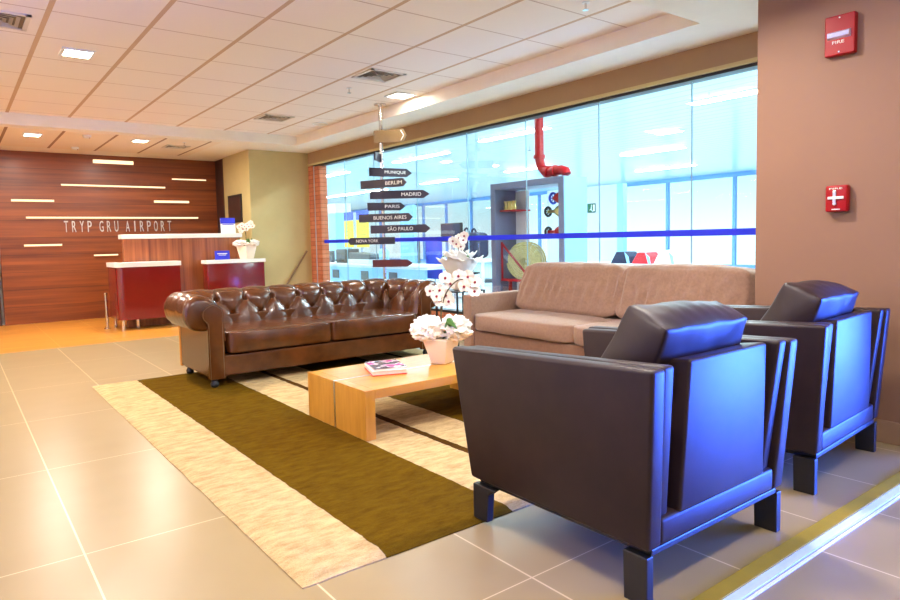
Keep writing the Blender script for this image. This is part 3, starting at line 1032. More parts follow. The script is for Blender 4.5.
def rounded_L():
    pts = []
    x0, x1, y0, y1, yr, t = 1.815, 2.66, 10.0, 10.33, 10.62, 0.10
    r = 0.10
    for i in range(9):
        a = PI + PI / 2 * i / 8
        pts.append((x0 + r + r * math.cos(a), y0 + r + r * math.sin(a)))
    pts += [(x1, y0), (x1, y1), (x0 + t, y1), (x0 + t, yr), (x0, yr)]
    return pts
def expand(pts, d, c=(2.2, 10.3)):
    return [(p[0] + (d if p[0] > c[0] else -d), p[1] + (d if p[1] > c[1] else -d)) for p in pts]
d1 = thing('red_desk', 'red lacquered desk on chrome legs at the left of the counter', 'desk', (2.25, 10.2, 0.0), 0, 'red desks at the reception')
Lp = [(p[0] - 2.25, p[1] - 10.2) for p in rounded_L()]
obj('body', prism(Lp, 'z', 0.145, 0.888), 'red_gloss', d1, smooth=True)
Lp2 = [(p[0] - 2.25 + (0.015 if p[0] > 2.6 else -0.015 if p[0] < 1.87 else 0), p[1] - 10.2 + (-0.015 if p[1] < 10.05 else 0)) for p in rounded_L()]
obj('desktop', prism(Lp2, 'z', 0.888, 0.952), 'white_top', d1, smooth=True)
for x, y in ((1.88, 10.07), (2.10, 10.22), (2.58, 10.08), (2.58, 10.26), (1.865, 10.55)):
    obj('leg', cyl((x - 2.25, y - 10.2, 0), (x - 2.25, y - 10.2, 0.146), 0.022, 14), 'steel', d1, smooth=True)
d2 = thing('red_desk', 'red lacquered desk at the right of the counter, holding a white orchid', 'desk', (3.465, 10.2, 0.0), 0, 'red desks at the reception')
obj('body', box(3.055 - 3.465, 3.945 - 3.465, -0.19, 0.05, 0.145, 0.888), 'red_gloss', d2, bevel=0.012, seg=3, smooth=True)
obj('desktop', box(3.04 - 3.465, 3.96 - 3.465, -0.205, 0.06, 0.888, 0.945), 'white_top', d2, bevel=0.004)
for x, y in ((-0.36, -0.13), (0.40, -0.13), (-0.36, 0.01), (0.40, 0.01)):
    obj('leg', cyl((x, y, 0), (x, y, 0.146), 0.022, 14), 'steel', d2, smooth=True)
ps = thing('steel_post', 'short polished steel post beside the left red desk', 'post', (1.735, 10.43, 0.0))
obj('shaft', cyl((0, 0, 0.01), (0, 0, 0.50), 0.018, 14), 'steel', ps, smooth=True)
obj('base_plate', cyl((0, 0, 0.0), (0, 0, 0.012), 0.045, 20), 'steel', ps, smooth=True)
obj('cap', lathe([(0.019, 0.49), (0.024, 0.50), (0.022, 0.52), (0.004, 0.528)], 14), 'steel', ps, smooth=True)

def card(name, label, loc, w, h, upper, tilt, lines):
    t = thing(name, label, 'sign', loc)
    R = Matrix.Rotation(-tilt, 4, 'X')
    bmx = box(-w / 2, w / 2, -0.002, 0.002, 0, h); bmesh.ops.transform(bmx, matrix=R, verts=bmx.verts)
    obj('card', bmx, 'wrap' if upper else 'blue_card', t)
    if upper:
        b2 = box(-w / 2, w / 2, -0.0035, -0.002, h * 0.62, h); bmesh.ops.transform(b2, matrix=R, verts=b2.verts)
        obj('blue_header', b2, 'blue_card', t)
    for (zz, ww, hh, m) in lines:
        b3 = box(-ww / 2, ww / 2, -0.0045, -0.003, zz, zz + hh); bmesh.ops.transform(b3, matrix=R, verts=b3.verts)
        obj('print_line', b3, m, t)
    b4 = box(-w / 2, w / 2, 0.0, 0.07, 0, 0.003)
    obj('stand', b4, 'white', t)
card('card_holder', 'blue and white card standing on the tall counter top', (3.55, 10.46, 1.354), 0.235, 0.245, True, 0.08, [(0.13, 0.18, 0.012, 'blue_card')])
card('card_holder', 'small blue card standing on the right red desk', (3.315, 10.09, 0.946), 0.225, 0.135, False, 0.06, [(0.085, 0.15, 0.012, 'white'), (0.065, 0.11, 0.008, 'white')])
of3 = [(-0.10, 0.50, 0), (-0.055, 0.525, 0), (-0.02, 0.505, 0.02), (-0.05, 0.465, 0), (0.03, 0.535, 0), (0.06, 0.505, -0.02), (0.09, 0.54, 0), (0.075, 0.56, 0.02), (0.01, 0.47, 0), (-0.075, 0.44, 0.0), (0.11, 0.505, 0.0)]
orchid('pink and white orchid in a white pot on the right red desk', (3.70, 10.10, 0.946), 'potted white orchids', 0.20, 0.15, 0.22, 0.19, 0.06,
       [[(0, 0, 0.15), R1 * 0.0 + Vector((0, 0, 0.36)), R1 * 0.01 + Vector((0, 0, 0.46)), R1 * 0.06 + Vector((0, 0, 0.53))], [(0, 0, 0.15), R1 * 0.0 + Vector((0, 0, 0.35)), R1 * -0.03 + Vector((0, 0, 0.46)), R1 * -0.09 + Vector((0, 0, 0.50))]], fl(of3, 0.4), 0.044)

# lettering on the wall
ls = thing('wall_lettering', 'spaced metal letters reading TRYP GRU AIRPORT on the walnut wall', 'lettering', (1.48, YB, 1.432))
lw = {'I': 0.025, ' ': 0.075}
word = 'TRYP GRU AIRPORT'
step = 1.632 / 14.6
xc = 0.0
for chh in word:
    if chh == ' ':
        xc += step * 0.55; continue
    w = 0.016 if chh == 'I' else 0.058
    text('letter', chh, 'letter', ls, w, 0.178, (xc + (0.021 if chh == 'I' else 0), -0.012, 0), (1, 0, 0), depth=0.010, bold=-0.002)
    xc += step
# slots of warm light in the walnut wall
slots = [(1.95, 2.56, 2.555, 2.615, 'uppermost warm slot light near the ceiling on the walnut wall'),
         (1.475, 3.05, 2.175, 2.200, 'long warm slot light second below the ceiling, above the lettering wall'),
         (3.17, 3.755, 2.330, 2.350, 'short warm slot light at the upper right corner of the walnut wall'),
         (0.795, 1.365, 1.912, 1.945, 'short warm slot light at the far left of the walnut wall, above eye level'),
         (2.855, 3.44, 1.925, 1.962, 'short warm slot light above the word AIRPORT on the walnut wall'),
         (0.972, 3.584, 1.650, 1.676, 'longest warm slot light directly above the metal lettering'),
         (0.922, 1.436, 1.215, 1.243, 'short warm slot light low on the left of the walnut wall'),
         (1.883, 2.243, 1.034, 1.056, 'lowest warm slot light beside the left red desk')]
for xa, xb, za, zb, lab in slots:
    t = thing('wall_light', lab, 'wall light', ((xa + xb) / 2, YB, za), 0, 'slot lights in the walnut wall')
    w = (xb - xa) / 2
    obj('diffuser', box(-w, w, -0.010, -0.001, 0.0, zb - za), 'warm_led', t)
    obj('plank_edge', box(-w, w, -0.018, -0.001, -0.022, -0.001), 'walnut_h', t)

# dark frame on the side of the olive wall, slanted handrail on its front
pf = thing('wall_frame', 'dark square frame on the side of the olive wall', 'picture', (3.90, 11.07, 1.54))
obj('frame', box(-0.022, -0.001, -0.32, 0.32, 0.0, 0.47), 'black_wood', pf, bevel=0.004)
obj('dark_panel', box(-0.026, -0.022, -0.28, 0.28, 0.04, 0.43), 'walnut_dark', pf)
hr = thing('handrail', 'slanted brown handrail on the front of the olive wall', 'handrail', (4.66, YR, 0.8))
obj('rail', cyl((-0.22, -0.05, -0.32), (0.165, -0.05, 0.235), 0.016, 12), 'sign_tan', hr, smooth=True)
for q in (0.15, 0.85):
    p = Vector((-0.22, -0.05, -0.32)).lerp(Vector((0.165, -0.05, 0.235)), q)
    obj('bracket', cyl(p, (p.x, 0.0, p.z), 0.008, 8), 'steel', hr, smooth=True)

# ------------------------------------------------------------------ signpost
sp = thing('signpost', 'steel signpost with destination arrows rising to the ceiling behind the chesterfield', 'signpost', (4.24, 6.88, 0.0))
obj('pole', cyl((0, 0, 0.0), (0, 0, ZC - 0.01), 0.021, 16), 'steel', sp, smooth=True)
obj('ceiling_flange', cyl((0, 0, ZC - 0.014), (0, 0, ZC - 0.001), 0.075, 24), 'steel', sp, smooth=True)
obj('base_plate', cyl((0, 0, 0.0), (0, 0, 0.012), 0.14, 24), 'steel', sp, smooth=True)
va = math.atan2(4.24, 6.88)
boards = [('', -0.35, -0.073, 0.298, 0.335, 2.363, 2.507, 'sign_tan', 0, 0),
          ('MUNIQUE', 0.40, -0.178, 0.315, 0.384, 1.957, 2.059, 'sign_dark', 0.02, 0.30),
          ('BERLIM', -0.62, -0.301, 0.326, 0.376, 1.821, 1.920, 'sign_dark', 0.075, 0.315),
          ('MADRID', -0.125, -0.150, 0.502, 0.578, 1.686, 1.784, 'sign_dark', 0.235, 0.475),
          ('PARIS', 0.125, -0.193, 0.212, 0.274, 1.547, 1.641, 'sign_dark', 0.02, 0.20),
          ('BUENOS AIRES', -0.375, -0.306, 0.342, 0.395, 1.408, 1.507, 'sign_dark', -0.11, 0.315),
          ('SÃO PAULO', -0.225, -0.153, 0.528, 0.587, 1.269, 1.367, 'sign_dark', 0.06, 0.375),
          ('NOVA YORK', -0.05, -0.407, 0.137, -0.437, 1.136, 1.222, 'sign_dark', -0.335, -0.065),
          ('', -0.30, -0.140, 0.300, 0.37, 0.857, 0.947, 'sign_brown', 0, 0)]
for txt, a, ua, ub, ut, za, zb, m, ta, tb in boards:
    th = -va + a
    d = Vector((math.cos(th), math.sin(th), 0))
    n = Vector((d.y, -d.x, 0))        # faces the room
    zm = (za + zb) / 2
    if ut > 0:
        pts = [(ua, za), (ub, za), (ut, zm), (ub, zb), (ua, zb)]
    else:
        pts = [(ut, zm), (ua, za), (ub, za), (ub, zb), (ua, zb)]
    bmx = bmesh.new()
    A = [bmx.verts.new(d * u + n * 0.040 + Vector((0, 0, z))) for u, z in pts]
    B = [bmx.verts.new(d * u + n * 0.022 + Vector((0, 0, z))) for u, z in pts]
    bmx.faces.new(A); bmx.faces.new(B[::-1])
    for i in range(len(pts)):
        bmx.faces.new([A[i], A[(i + 1) % len(pts)], B[(i + 1) % len(pts)], B[i]])
    bo = obj('arrow_board', bmx, m, sp)
    if txt:
        hh = (zb - za)
        o0 = d * ta + n * 0.0405 + Vector((0, 0, za + hh * 0.30))
        text('lettering', txt, 'letter_white', bo, tb - ta, hh * (0.42 if 'Ã' not in txt else 0.55), o0, d, depth=0.0012, bold=0.0)
    elif m == 'sign_tan':
        cpts = [(ub - 0.03, za + 0.012), (ut - 0.03, zm), (ub - 0.03, zb - 0.012)]
        obj('chevron', tube([d * u + n * 0.042 + Vector((0, 0, z)) for u, z in cpts], 0.005, 6), 'letter_white', bo)
# small board seen edge-on
th = -va + 1.35
d = Vector((math.cos(th), math.sin(th), 0)); n = Vector((d.y, -d.x, 0))
bmx = bmesh.new()
pts = [(-0.22, 2.135), (0.18, 2.135), (0.24, 2.185), (0.18, 2.235), (-0.22, 2.235)]
A = [bmx.verts.new(d * u - n * 0.040 + Vector((0, 0, z))) for u, z in pts]; B = [bmx.verts.new(d * u - n * 0.022 + Vector((0, 0, z))) for u, z in pts]
bmx.faces.new(A); bmx.faces.new(B[::-1])
for i in range(5): bmx.faces.new([A[i], A[(i + 1) % 5], B[(i + 1) % 5], B[i]])
obj('arrow_board', bmx, 'sign_dark', sp)

# ------------------------------------------------------------------ fire alarm devices on the right wall
fa = thing('fire_strobe', 'red square fire strobe high on the brown wall', 'fire alarm', (4.06, 1.632, 2.27))
obj('housing', box(-0.045, -0.001, -0.078, 0.078, -0.11, 0.11), 'red', fa, bevel=0.006)
obj('lens', hexa([(-0.062, -0.055, -0.012), (-0.044, -0.060, -0.022), (-0.044, 0.062, -0.022), (-0.062, 0.057, -0.012), (-0.062, -0.055, 0.012), (-0.044, -0.060, 0.022), (-0.044, 0.062, 0.022), (-0.062, 0.057, 0.012)]), 'lens', fa)
text('lettering', 'FIRE', 'letter_white', fa, 0.062, 0.016, (-0.0455, 0.036, -0.047), (0, -1, 0), depth=0.001, bold=0.005)
for z in (0.093, -0.093):
    obj('screw', cyl((-0.048, 0, z), (-0.044, 0, z), 0.005, 10), 'steel', fa)
fc = thing('fire_call_point', 'red manual fire call point on the brown wall below the strobe', 'fire alarm', (4.06, 1.631, 1.361))
obj('housing', box(-0.05, -0.001, -0.058, 0.058, -0.075, 0.075), 'red', fc, bevel=0.010, seg=3, smooth=True)
obj('pull_bar', box(-0.060, -0.050, -0.042, 0.042, -0.004, 0.012), 'white', fc, bevel=0.003)
obj('lever', box(-0.058, -0.050, -0.002, 0.016, -0.02, 0.045), 'alu', fc, bevel=0.002)
obj('lock', cyl((-0.058, 0.006, -0.028), (-0.048, 0.006, -0.028), 0.010, 12), 'alu', fc, smooth=True)
text('lettering', 'FIRE', 'letter_white', fc, 0.07, 0.009, (-0.0512, 0.036, 0.052), (0, -1, 0), depth=0.001)
obj('print_line', box(-0.0515, -0.050, -0.022, 0.022, -0.064, -0.058), 'letter_white', fc)

# ------------------------------------------------------------------ ceiling fittings
def sq_light(name, label, x, y, z, w, m, group):
    t = thing(name, label, 'ceiling light', (x, y, z), 0, group)
    bmx = bmesh.new()
    o = w / 2 + 0.025
    for (a, b, c, d) in ((-o, o, -o, -w / 2), (-o, o, w / 2, o), (-o, -w / 2, -w / 2, w / 2), (w / 2, o, -w / 2, w / 2)):
        box(a, b, c, d, -0.014, -0.001, bmx)
    obj('frame', bmx, 'white', t)
    obj('diffuser', box(-w / 2, w / 2, -w / 2, w / 2, -0.008, -0.001), m, t)
    return t
sq_light('ceiling_light', 'bright square downlight near the top left of the tiled ceiling', 0.96, 6.40, ZC, 0.20, 'lamp_cool', 'square ceiling lights')
sq_light('ceiling_light', 'square led panel light in the tiled ceiling beside the signpost', 4.18, 6.33, ZC, 0.22, 'panel_lamp', 'square ceiling lights')
sq_light('ceiling_light', 'left square downlight in the low soffit before the walnut wall', 0.955, 10.28, ZS - 0.004, 0.17, 'lamp', 'square ceiling lights')
sq_light('ceiling_light', 'right square downlight in the low soffit before the walnut wall', 2.255, 10.18, ZS - 0.004, 0.17, 'lamp', 'square ceiling lights')
def vent(label, x, y, z, w):
    t = thing('ceiling_vent', label, 'vent', (x, y, z), 0, 'square ceiling vents')
    h = w / 2
    bmx = bmesh.new()
    for (a, b, c, d) in ((-h, h, -h, -h + 0.03), (-h, h, h - 0.03, h), (-h, -h + 0.03, -h, h), (h - 0.03, h, -h, h)):
        box(a, b, c, d, -0.012, -0.001, bmx)
    obj('frame', bmx, 'vent', t)
    obj('backing', box(-h + 0.03, h - 0.03, -h + 0.03, h - 0.03, -0.003, -0.001), 'vent_dark', t)
    for k, r in enumerate((h - 0.06, h - 0.10, h - 0.14)):
        if r < 0.02: continue
        bmx = bmesh.new()
        for s1, s2 in (((-r, -r), (r, -r)), ((r, -r), (r, r)), ((r, r), (-r, r)), ((-r, r), (-r, -r))):
            o = 0.022
            q = [(s1[0], s1[1], -0.014), (s2[0], s2[1], -0.014), (s2[0] * (1 - o / r), s2[1] * (1 - o / r), -0.003), (s1[0] * (1 - o / r), s1[1] * (1 - o / r), -0.003)]
            bmx.faces.new([bmx.verts.new(p) for p in q])
        bmesh.ops.solidify(bmx, geom=bmx.faces[:], thickness=0.002)
        obj('vane', bmx, 'vent', t)
vent('square air vent in the tiled ceiling left of the signpost top', 3.51, 5.70, ZC, 0.40)
vent('square air vent in the tiled ceiling near the far soffit', 3.50, 8.33, ZC, 0.40)
vent('square air vent at the extreme top left of the tiled ceiling', 0.36, 5.75, ZC, 0.40)
vent('slim air vent in the soffit before the walnut wall', 2.84, 10.55, ZS - 0.004, 0.34)
def sprinkler(label, x, y, z):
    t = thing('sprinkler', label, 'sprinkler', (x, y, z), 0, 'ceiling sprinklers')
    obj('collar', cyl((0, 0, -0.006), (0, 0, -0.001), 0.028, 16), 'white', t, smooth=True)
    obj('nozzle', cyl((0, 0, -0.05), (0, 0, -0.004), 0.008, 10), 'steel', t, smooth=True)
    obj('deflector', cyl((0, 0, -0.054), (0, 0, -0.05), 0.022, 12), 'steel', t)
sprinkler('small sprinkler in the tiled ceiling below the middle vent', 3.525, 6.34, ZC)
sprinkler('small sprinkler at the top edge of the tiled ceiling near the glass', 3.68, 3.17, ZC)
sprinkler('small sprinkler in the soffit beside the slim vent', 2.83, 10.07, ZS - 0.004)
t = thing('ceiling_speaker', 'round white speaker in the tiled ceiling near the far vent', 'speaker', (4.21, 8.43, ZC))
obj('grille', cyl((0, 0, -0.008), (0, 0, -0.001), 0.10, 28), 'vent', t, smooth=True)
obj('rim', tube([(0.10 * math.cos(a), 0.10 * math.sin(a), -0.006) for a in [2 * PI * i / 28 for i in range(28)]], 0.006, 6, closed=True), 'white', t, smooth=True)
def detector(label, x, y, z):
    t = thing('smoke_detector', label, 'smoke detector', (x, y, z), 0, 'smoke detectors in the soffit')
    obj('body', lathe([(0.055, -0.001), (0.055, -0.018), (0.040, -0.032), (0.018, -0.040)], 20), 'white', t, smooth=True)
    obj('lamp', cyl((0.03, -0.02, -0.04), (0.03, -0.02, -0.03), 0.006, 8), 'red', t)
detector('smoke detector with a red lamp between the two soffit downlights', 1.56, 10.05, ZS - 0.004)
detector('smoke detector closest to the walnut wall in the soffit', 1.59, 11.32, ZS - 0.004)

# ------------------------------------------------------------------ hydrant cabinet in the hall
hc = thing('hydrant_cabinet', 'tall grey glazed fire hydrant cabinet behind the glass wall', 'cabinet', (6.7, 6.7, 0.0))
def C(x0, x1, y0, y1, z0, z1, bm=None):
    return box(x0 - 6.7, x1 - 6.7, y0 - 6.7, y1 - 6.7, z0, z1, bm)
bm = C(6.46, 6.92, 7.33, 7.43, 0.0, 1.98); C(6.46, 6.92, 5.965, 6.06, 0.0, 1.98, bm); C(6.46, 6.92, 6.06, 7.33, 1.89, 1.98, bm); C(6.46, 6.92, 6.06, 7.33, 0.0, 0.10, bm)
obj('frame', bm, 'cabinet_grey', hc, bevel=0.004)
obj('side_panel', C(6.47, 6.91, 5.955, 5.964, 0.02, 1.97), 'cabinet_side', hc)
obj('glass_back', C(6.90, 6.905, 6.06, 7.33, 0.10, 1.89), 'glass', hc)
obj('inner_panel', C(6.88, 6.895, 7.05, 7.33, 0.10, 1.88), 'white', hc)
obj('shelf', C(6.55, 6.85, 6.98, 7.33, 1.57, 1.59), 'red', hc)
for k in range(3):
    t = thing('hose_coupling', ('left', 'middle', 'right')[k] + ' one of the brass couplings on the cabinet shelf', 'coupling', (6.62, 7.26 - 0.085 * k, 1.591), 0, 'brass couplings on the cabinet shelf')
    obj('barrel', lathe([(0.035, 0), (0.035, 0.05), (0.028, 0.06), (0.028, 0.10), (0.036, 0.105), (0.036, 0.13)], 14), 'brass', t, smooth=True)
    obj('lug', box(-0.05, 0.05, -0.008, 0.008, 0.03, 0.048), 'brass', t)
# riser pipe with valves inside the cabinet
vp_ = thing('hydrant_riser', 'red riser pipe with three wheel valves inside the hydrant cabinet', 'pipe', (6.66, 6.14, 0.101))
obj('pipe', cyl((0, 0, 0), (0, 0, 1.78), 0.045, 16), 'red', vp_, smooth=True)
for z, yy, m, r in ((1.61, 0.20, 'blue', 0.07), (1.43, 0.30, 'black', 0.06), (1.15, 0.30, 'black', 0.06)):
    vb = obj('valve_body', lathe([(0.05, 0.0), (0.065, 0.04), (0.075, 0.10), (0.05, 0.15), (0.025, 0.17), (0.02, yy)], 14), 'red' if z != 1.43 else 'brass', vp_, smooth=True)
    vb.rotation_euler = (-PI / 2, 0, 0); vb.location = (0, 0, z)
    ring = [(r * math.cos(a), r * math.sin(a), yy) for a in [2 * PI * i / 18 for i in range(18)]]
    hw = tube(ring, 0.018, 6, closed=True)
    for a in (0, PI / 3, 2 * PI / 3):
        cyl((-r * math.cos(a), -r * math.sin(a), yy), (r * math.cos(a), r * math.sin(a), yy), 0.008, 6, hw)
    obj('hand_wheel', hw, m, vb, smooth=True)
# hose reel
hz = thing('hose_reel', 'coil of pale canvas fire hose on a red bracket in the cabinet', 'hose', (6.68, 6.86, 0.101))
bm = bmesh.new()
for k in range(15):
    r = 0.262 - 0.0 * k
    x = -0.14 + 0.02 * k
pts = []
for i in range(16 * 40):
    a = 2 * PI * i / 40
    turn = i / 40
    r = 0.03 + 0.235 * (1 - abs((turn % 8) / 8 * 2 - 1) * 0.0) * ((turn % 8 + 0.5) / 8)
    x = -0.10 + 0.1 * int(turn // 8)
    pts.append((x, r * 1.28 * math.cos(a), 0.745 + r * math.sin(a)))
h1 = tube(pts[:320], 0.0125, 6)
tube(pts[320:], 0.0125, 6, h1)
obj('hose', h1, 'hose', hz, smooth=True)
bm = cyl((-0.14, 0.42, 1.0), (-0.14, -0.20, 0.46), 0.016, 8)
cyl((-0.14, 0.42, 0.46), (-0.14, 0.42, 1.02), 0.016, 8, bm); cyl((-0.14, 0.42, 0.46), (-0.14, -0.44, 0.46), 0.018, 8, bm)
box(-0.16, 0.16, -0.44, 0.43, 0.44, 0.462, bm)
for yq in (-0.40, 0.40):
    box(-0.02, 0.02, yq - 0.02, yq + 0.02, 0.0, 0.45, bm)
obj('bracket', bm, 'red', hz)
# red pipe dropping from the hall ceiling
rp = thing('fire_pipe', 'thick red fire pipe bending down to the hydrant cabinet', 'pipe', (6.66, 6.60, 0.0))
P = [(0, 0, HC - 0.002), (0, 0, 2.29), (0, -0.03, 2.17), (0, -0.10, 2.10), (0, -0.20, 2.075), (0, -0.42, 2.085), (0, -0.49, 2.06), (0, -0.51, 2.015)]
obj('pipe', tube(P, 0.065, 16), 'red', rp, smooth=True)
for z0, z1 in ((2.28, 2.33),):
    obj('coupling', cyl((0, 0, z0), (0, 0, z1), 0.085, 16), 'red', rp, smooth=True)
obj('coupling', cyl((0, -0.13, 2.088), (0, -0.19, 2.076), 0.085, 16), 'red', rp, smooth=True)
obj('coupling', cyl((0, -0.27, 2.08), (0, -0.32, 2.084), 0.080, 16), 'red', rp, smooth=True)

# partition with exit sign, long table with boxes
struct('wall_partition', box(13.0, 13.15, 10.26, 12.6, 0, 2.43), 'partition')
struct('wall_partition_end', box(13.0, 13.15, 10.08, 10.26, 0, 2.43), 'lightblue')
es = thing('exit_sign', 'small green running figure exit sign on the white partition', 'sign', (12.995, 11.05, 1.77))
obj('plate', box(-0.01, 0.0, -0.13, 0.13, 0.0, 0.23), 'green', es)
bm = cyl((-0.013, -0.01, 0.06), (-0.013, 0.0, 0.13), 0.012, 6)
cyl((-0.013, 0.0, 0.13), (-0.013, -0.01, 0.16), 0.014, 6, bm)
cyl((-0.013, 0.0, 0.10), (-0.013, 0.05, 0.06), 0.010, 6, bm); cyl((-0.013, -0.01, 0.06), (-0.013, -0.05, 0.03), 0.010, 6, bm)
lathe([(0.016, 0), (0.016, 0.025)], 8, bm, c=(-0.013, -0.012, 0.175))
obj('running_figure', bm, 'letter_white', es)
obj('door_symbol', box(-0.014, -0.010, -0.11, -0.06, 0.03, 0.20), 'letter_white', es)
lt = thing('display_table', 'long white table with a blue edge beyond the glass', 'table', (9.0, 6.75, 0.0))
obj('tabletop', box(-0.35, 0.35, -0.98, 1.3, 0.66, 0.72), 'white', lt, bevel=0.004)
obj('edge_strip', box(-0.356, -0.350, -0.98, -0.42, 0.665, 0.715), 'blue', lt)
for x in (-0.28, 0.28):
    for y in (-0.9, 1.2):
        obj('leg', box(x - 0.025, x + 0.025, y - 0.025, y + 0.025, 0, 0.66), 'grey', lt)
def hump(label, y0, y1, h, m):
    t = thing('display_box', label, 'box', (8.85, (y0 + y1) / 2, 0.722), 0, 'sloping boxes on the display table')
    w = abs(y1 - y0) / 2
    pr = [(-0.18, 0), (0.18, 0), (0.13, h * 0.85), (0.09, h), (-0.02, h), (-0.08, h * 0.85)]
    obj('shell', prism(pr, 'x', 0, 0) if False else prism([(w, 0), (-w, 0), (-w + 0.02, h * 0.6), (-w + 0.10, h), (w - 0.12, h)], 'x', -0.16, 0.16), m, t, bevel=0.015, seg=3)
    obj('end_panel', prism([(w * 0.2 - w, 0.001), (-w - 0.012, 0.001), (-w + 0.012, h * 0.6), (-w + 0.09, h * 0.97)], 'x', -0.165, -0.160), 'lightblue', t)
hump('navy sloping box on the white display table', 6.62, 7.0, 0.19, 'navy')
hump('red sloping box on the white display table', 6.22, 6.58, 0.18, 'red_box')
hump('white sloping box on the white display table', 5.80, 6.17, 0.21, 'white')

# ------------------------------------------------------------------ security and service desks at the far left of the hall
def simple(name, label, cat, bm, m, loc, group=None, **kw):
    t = obj(name, bm, m, None, **kw)
    t.location = loc
    return tag(t, label, cat, group)
gt = thing('security_gate', 'white walk-through security gate beside the brick pier', 'gate', (9.0, 17.5, 0.0))
obj('header', box(-0.25, 0.25, -0.74, 0.90, 2.0, 2.27), 'white', gt, bevel=0.01)
obj('display', box(-0.262, -0.25, 0.10, 0.60, 2.06, 2.20), 'darkgrey', gt)
for y, yw in ((-0.74, 0.62), (0.74, 0.16)):
    obj('upright', box(-0.25, 0.25, y, y + yw, 0.0, 2.0), 'lightblue', gt, bevel=0.01)
def poster(label, y0, y1):
    t = thing('poster_banner', label, 'banner', (8.6, (y0 + y1) / 2 * 1.075, 0.0), 0, 'yellow banners in the hall')
    w = abs(y1 - y0) / 2 * 1.075
    obj('sheet', box(-0.01, 0.01, -w, w, 1.02, 1.74), 'yellow', t)
    obj('blue_header', box(-0.012, 0.012, -w, w, 1.74, 1.965), 'blue', t)
    obj('pole', box(-0.02, 0.02, -0.02, 0.02, 0.0, 1.02), 'grey', t)
    for k in range(4):
        obj('print_line', box(-0.013, -0.010, -w * 0.7, w * 0.7, 1.64 - 0.10 * k, 1.655 - 0.10 * k), 'sign_tan', t)
poster('left and narrower yellow banner with a blue header', 14.42, 14.86)
poster('right and wider yellow banner with a blue header', 13.66, 14.24)
cv = thing('conveyor_desk', 'long white inspection desk running along the hall floor', 'desk', (7.9, 13.2, 0.0))
obj('worktop', box(-0.45, 0.45, -2.7, 3.1, 0.58, 0.65), 'white', cv, bevel=0.006)
obj('lower_panel', box(-0.42, -0.38, -2.6, 3.0, 0.12, 0.58), 'lightblue', cv)
obj('rail', box(-0.46, -0.45, -2.7, 3.1, 0.60, 0.62), 'alu', cv)
for y in (-2.5, -1.0, 0.5, 2.0, 2.9):
    obj('leg', box(-0.40, -0.34, y - 0.03, y + 0.03, 0, 0.58), 'grey', cv)
for y in (2.4, 1.2, -0.2, -1.4):
    obj('control_unit', box(-0.437, -0.42, y - 0.16, y + 0.16, 0.30, 0.50), 'darkgrey', cv)
pr_ = thing('printer', 'dark grey printer on the inspection desk under the left banner', 'printer', (7.9, 14.57, 0.651))
obj('body', box(-0.2, 0.2, -0.24, 0.24, 0.0, 0.34), 'darkgrey', pr_, bevel=0.015)
obj('paper_tray', box(-0.26, -0.2, -0.18, 0.18, 0.05, 0.09), 'black', pr_)
obj('paper_slot', box(-0.204, -0.199, -0.17, 0.17, 0.22, 0.25), 'black', pr_)
sc_ = thing('luggage_scanner', 'low grey scanner unit on the inspection desk left of the pole', 'scanner', (7.9, 13.68, 0.651))
obj('body', box(-0.2, 0.2, -0.52, 0.52, 0.0, 0.10), 'white', sc_, bevel=0.01)
obj('cover', prism([(-0.52, 0.10), (0.52, 0.10), (0.46, 0.26), (-0.50, 0.22)], 'x', -0.19, 0.19), 'darkgrey', sc_, bevel=0.01)
for k, (y, z1, m, lab, nm) in enumerate(((15.3, 0.30, 'darkgrey', 'small upright grey payment terminal on the desk near the brick pier', 'payment_terminal'), (12.75, 0.34, 'lightblue', 'pale blue water canister on the inspection desk beside the pole', 'canister'))):
    t = thing(nm, lab, nm.replace('_', ' '), (7.85, y, 0.651))
    if nm == 'canister':
        obj('vessel', lathe([(0.10, 0), (0.12, 0.03), (0.12, 0.28), (0.09, 0.33), (0.03, 0.35)], 16), m, t, smooth=True)
        obj('cap', lathe([(0.035, 0.345), (0.035, 0.38)], 12), 'white', t)
    else:
        obj('body', hexa(cb(-0.04, 0.04, -0.08, 0.08, 0, z1)), m, t, bevel=0.01)
        obj('screen', box(-0.045, -0.04, -0.06, 0.06, 0.16, 0.27), 'black', t)
pn = simple('info_panel', 'pale blue tall information panel behind the signpost arrows', 'panel', box(-0.05, 0.05, -0.28, 0.28, 0.0, 1.97), 'lightblue', (8.4, 12.55, 0), bevel=0.01)
ck = thing('swivel_chair', 'black swivel chair turned away beside the blue banner', 'chair', (8.8, 12.60, 0.0))
obj('seat', puff(cb(-0.24, 0.24, -0.24, 0.24, 0.45, 0.53), 8, 0.25, 0.1), 'black', ck, smooth=True)
obj('backrest', puff(cb(-0.28, -0.20, -0.22, 0.22, 0.60, 1.22), 8, 0.3, 0.1), 'black', ck, smooth=True)
obj('back_stem', cyl((-0.22, 0, 0.48), (-0.24, 0, 0.64), 0.02, 8), 'black', ck)
obj('column', cyl((0, 0, 0.1), (0, 0, 0.46), 0.03, 10), 'steel', ck)
bm = bmesh.new()
for k in range(5):
    a = 2 * PI * k / 5
    cyl((0, 0, 0.10), (0.28 * math.cos(a), 0.28 * math.sin(a), 0.05), 0.018, 8, bm)
    lathe([(0.025, 0.0), (0.03, 0.025), (0.025, 0.05)], 8, bm, c=(0.28 * math.cos(a), 0.28 * math.sin(a), 0))
obj('star_base', bm, 'black', ck)
bb_ = thing('blue_banner', 'plain royal blue banner standing behind the inspection desk', 'banner', (8.6, 11.85, 0.0))
obj('sheet', box(-0.01, 0.01, -0.30, 0.30, 0.30, 1.22), 'blue', bb_)
obj('foot', box(-0.12, 0.12, -0.30, 0.30, 0.0, 0.03), 'grey', bb_)
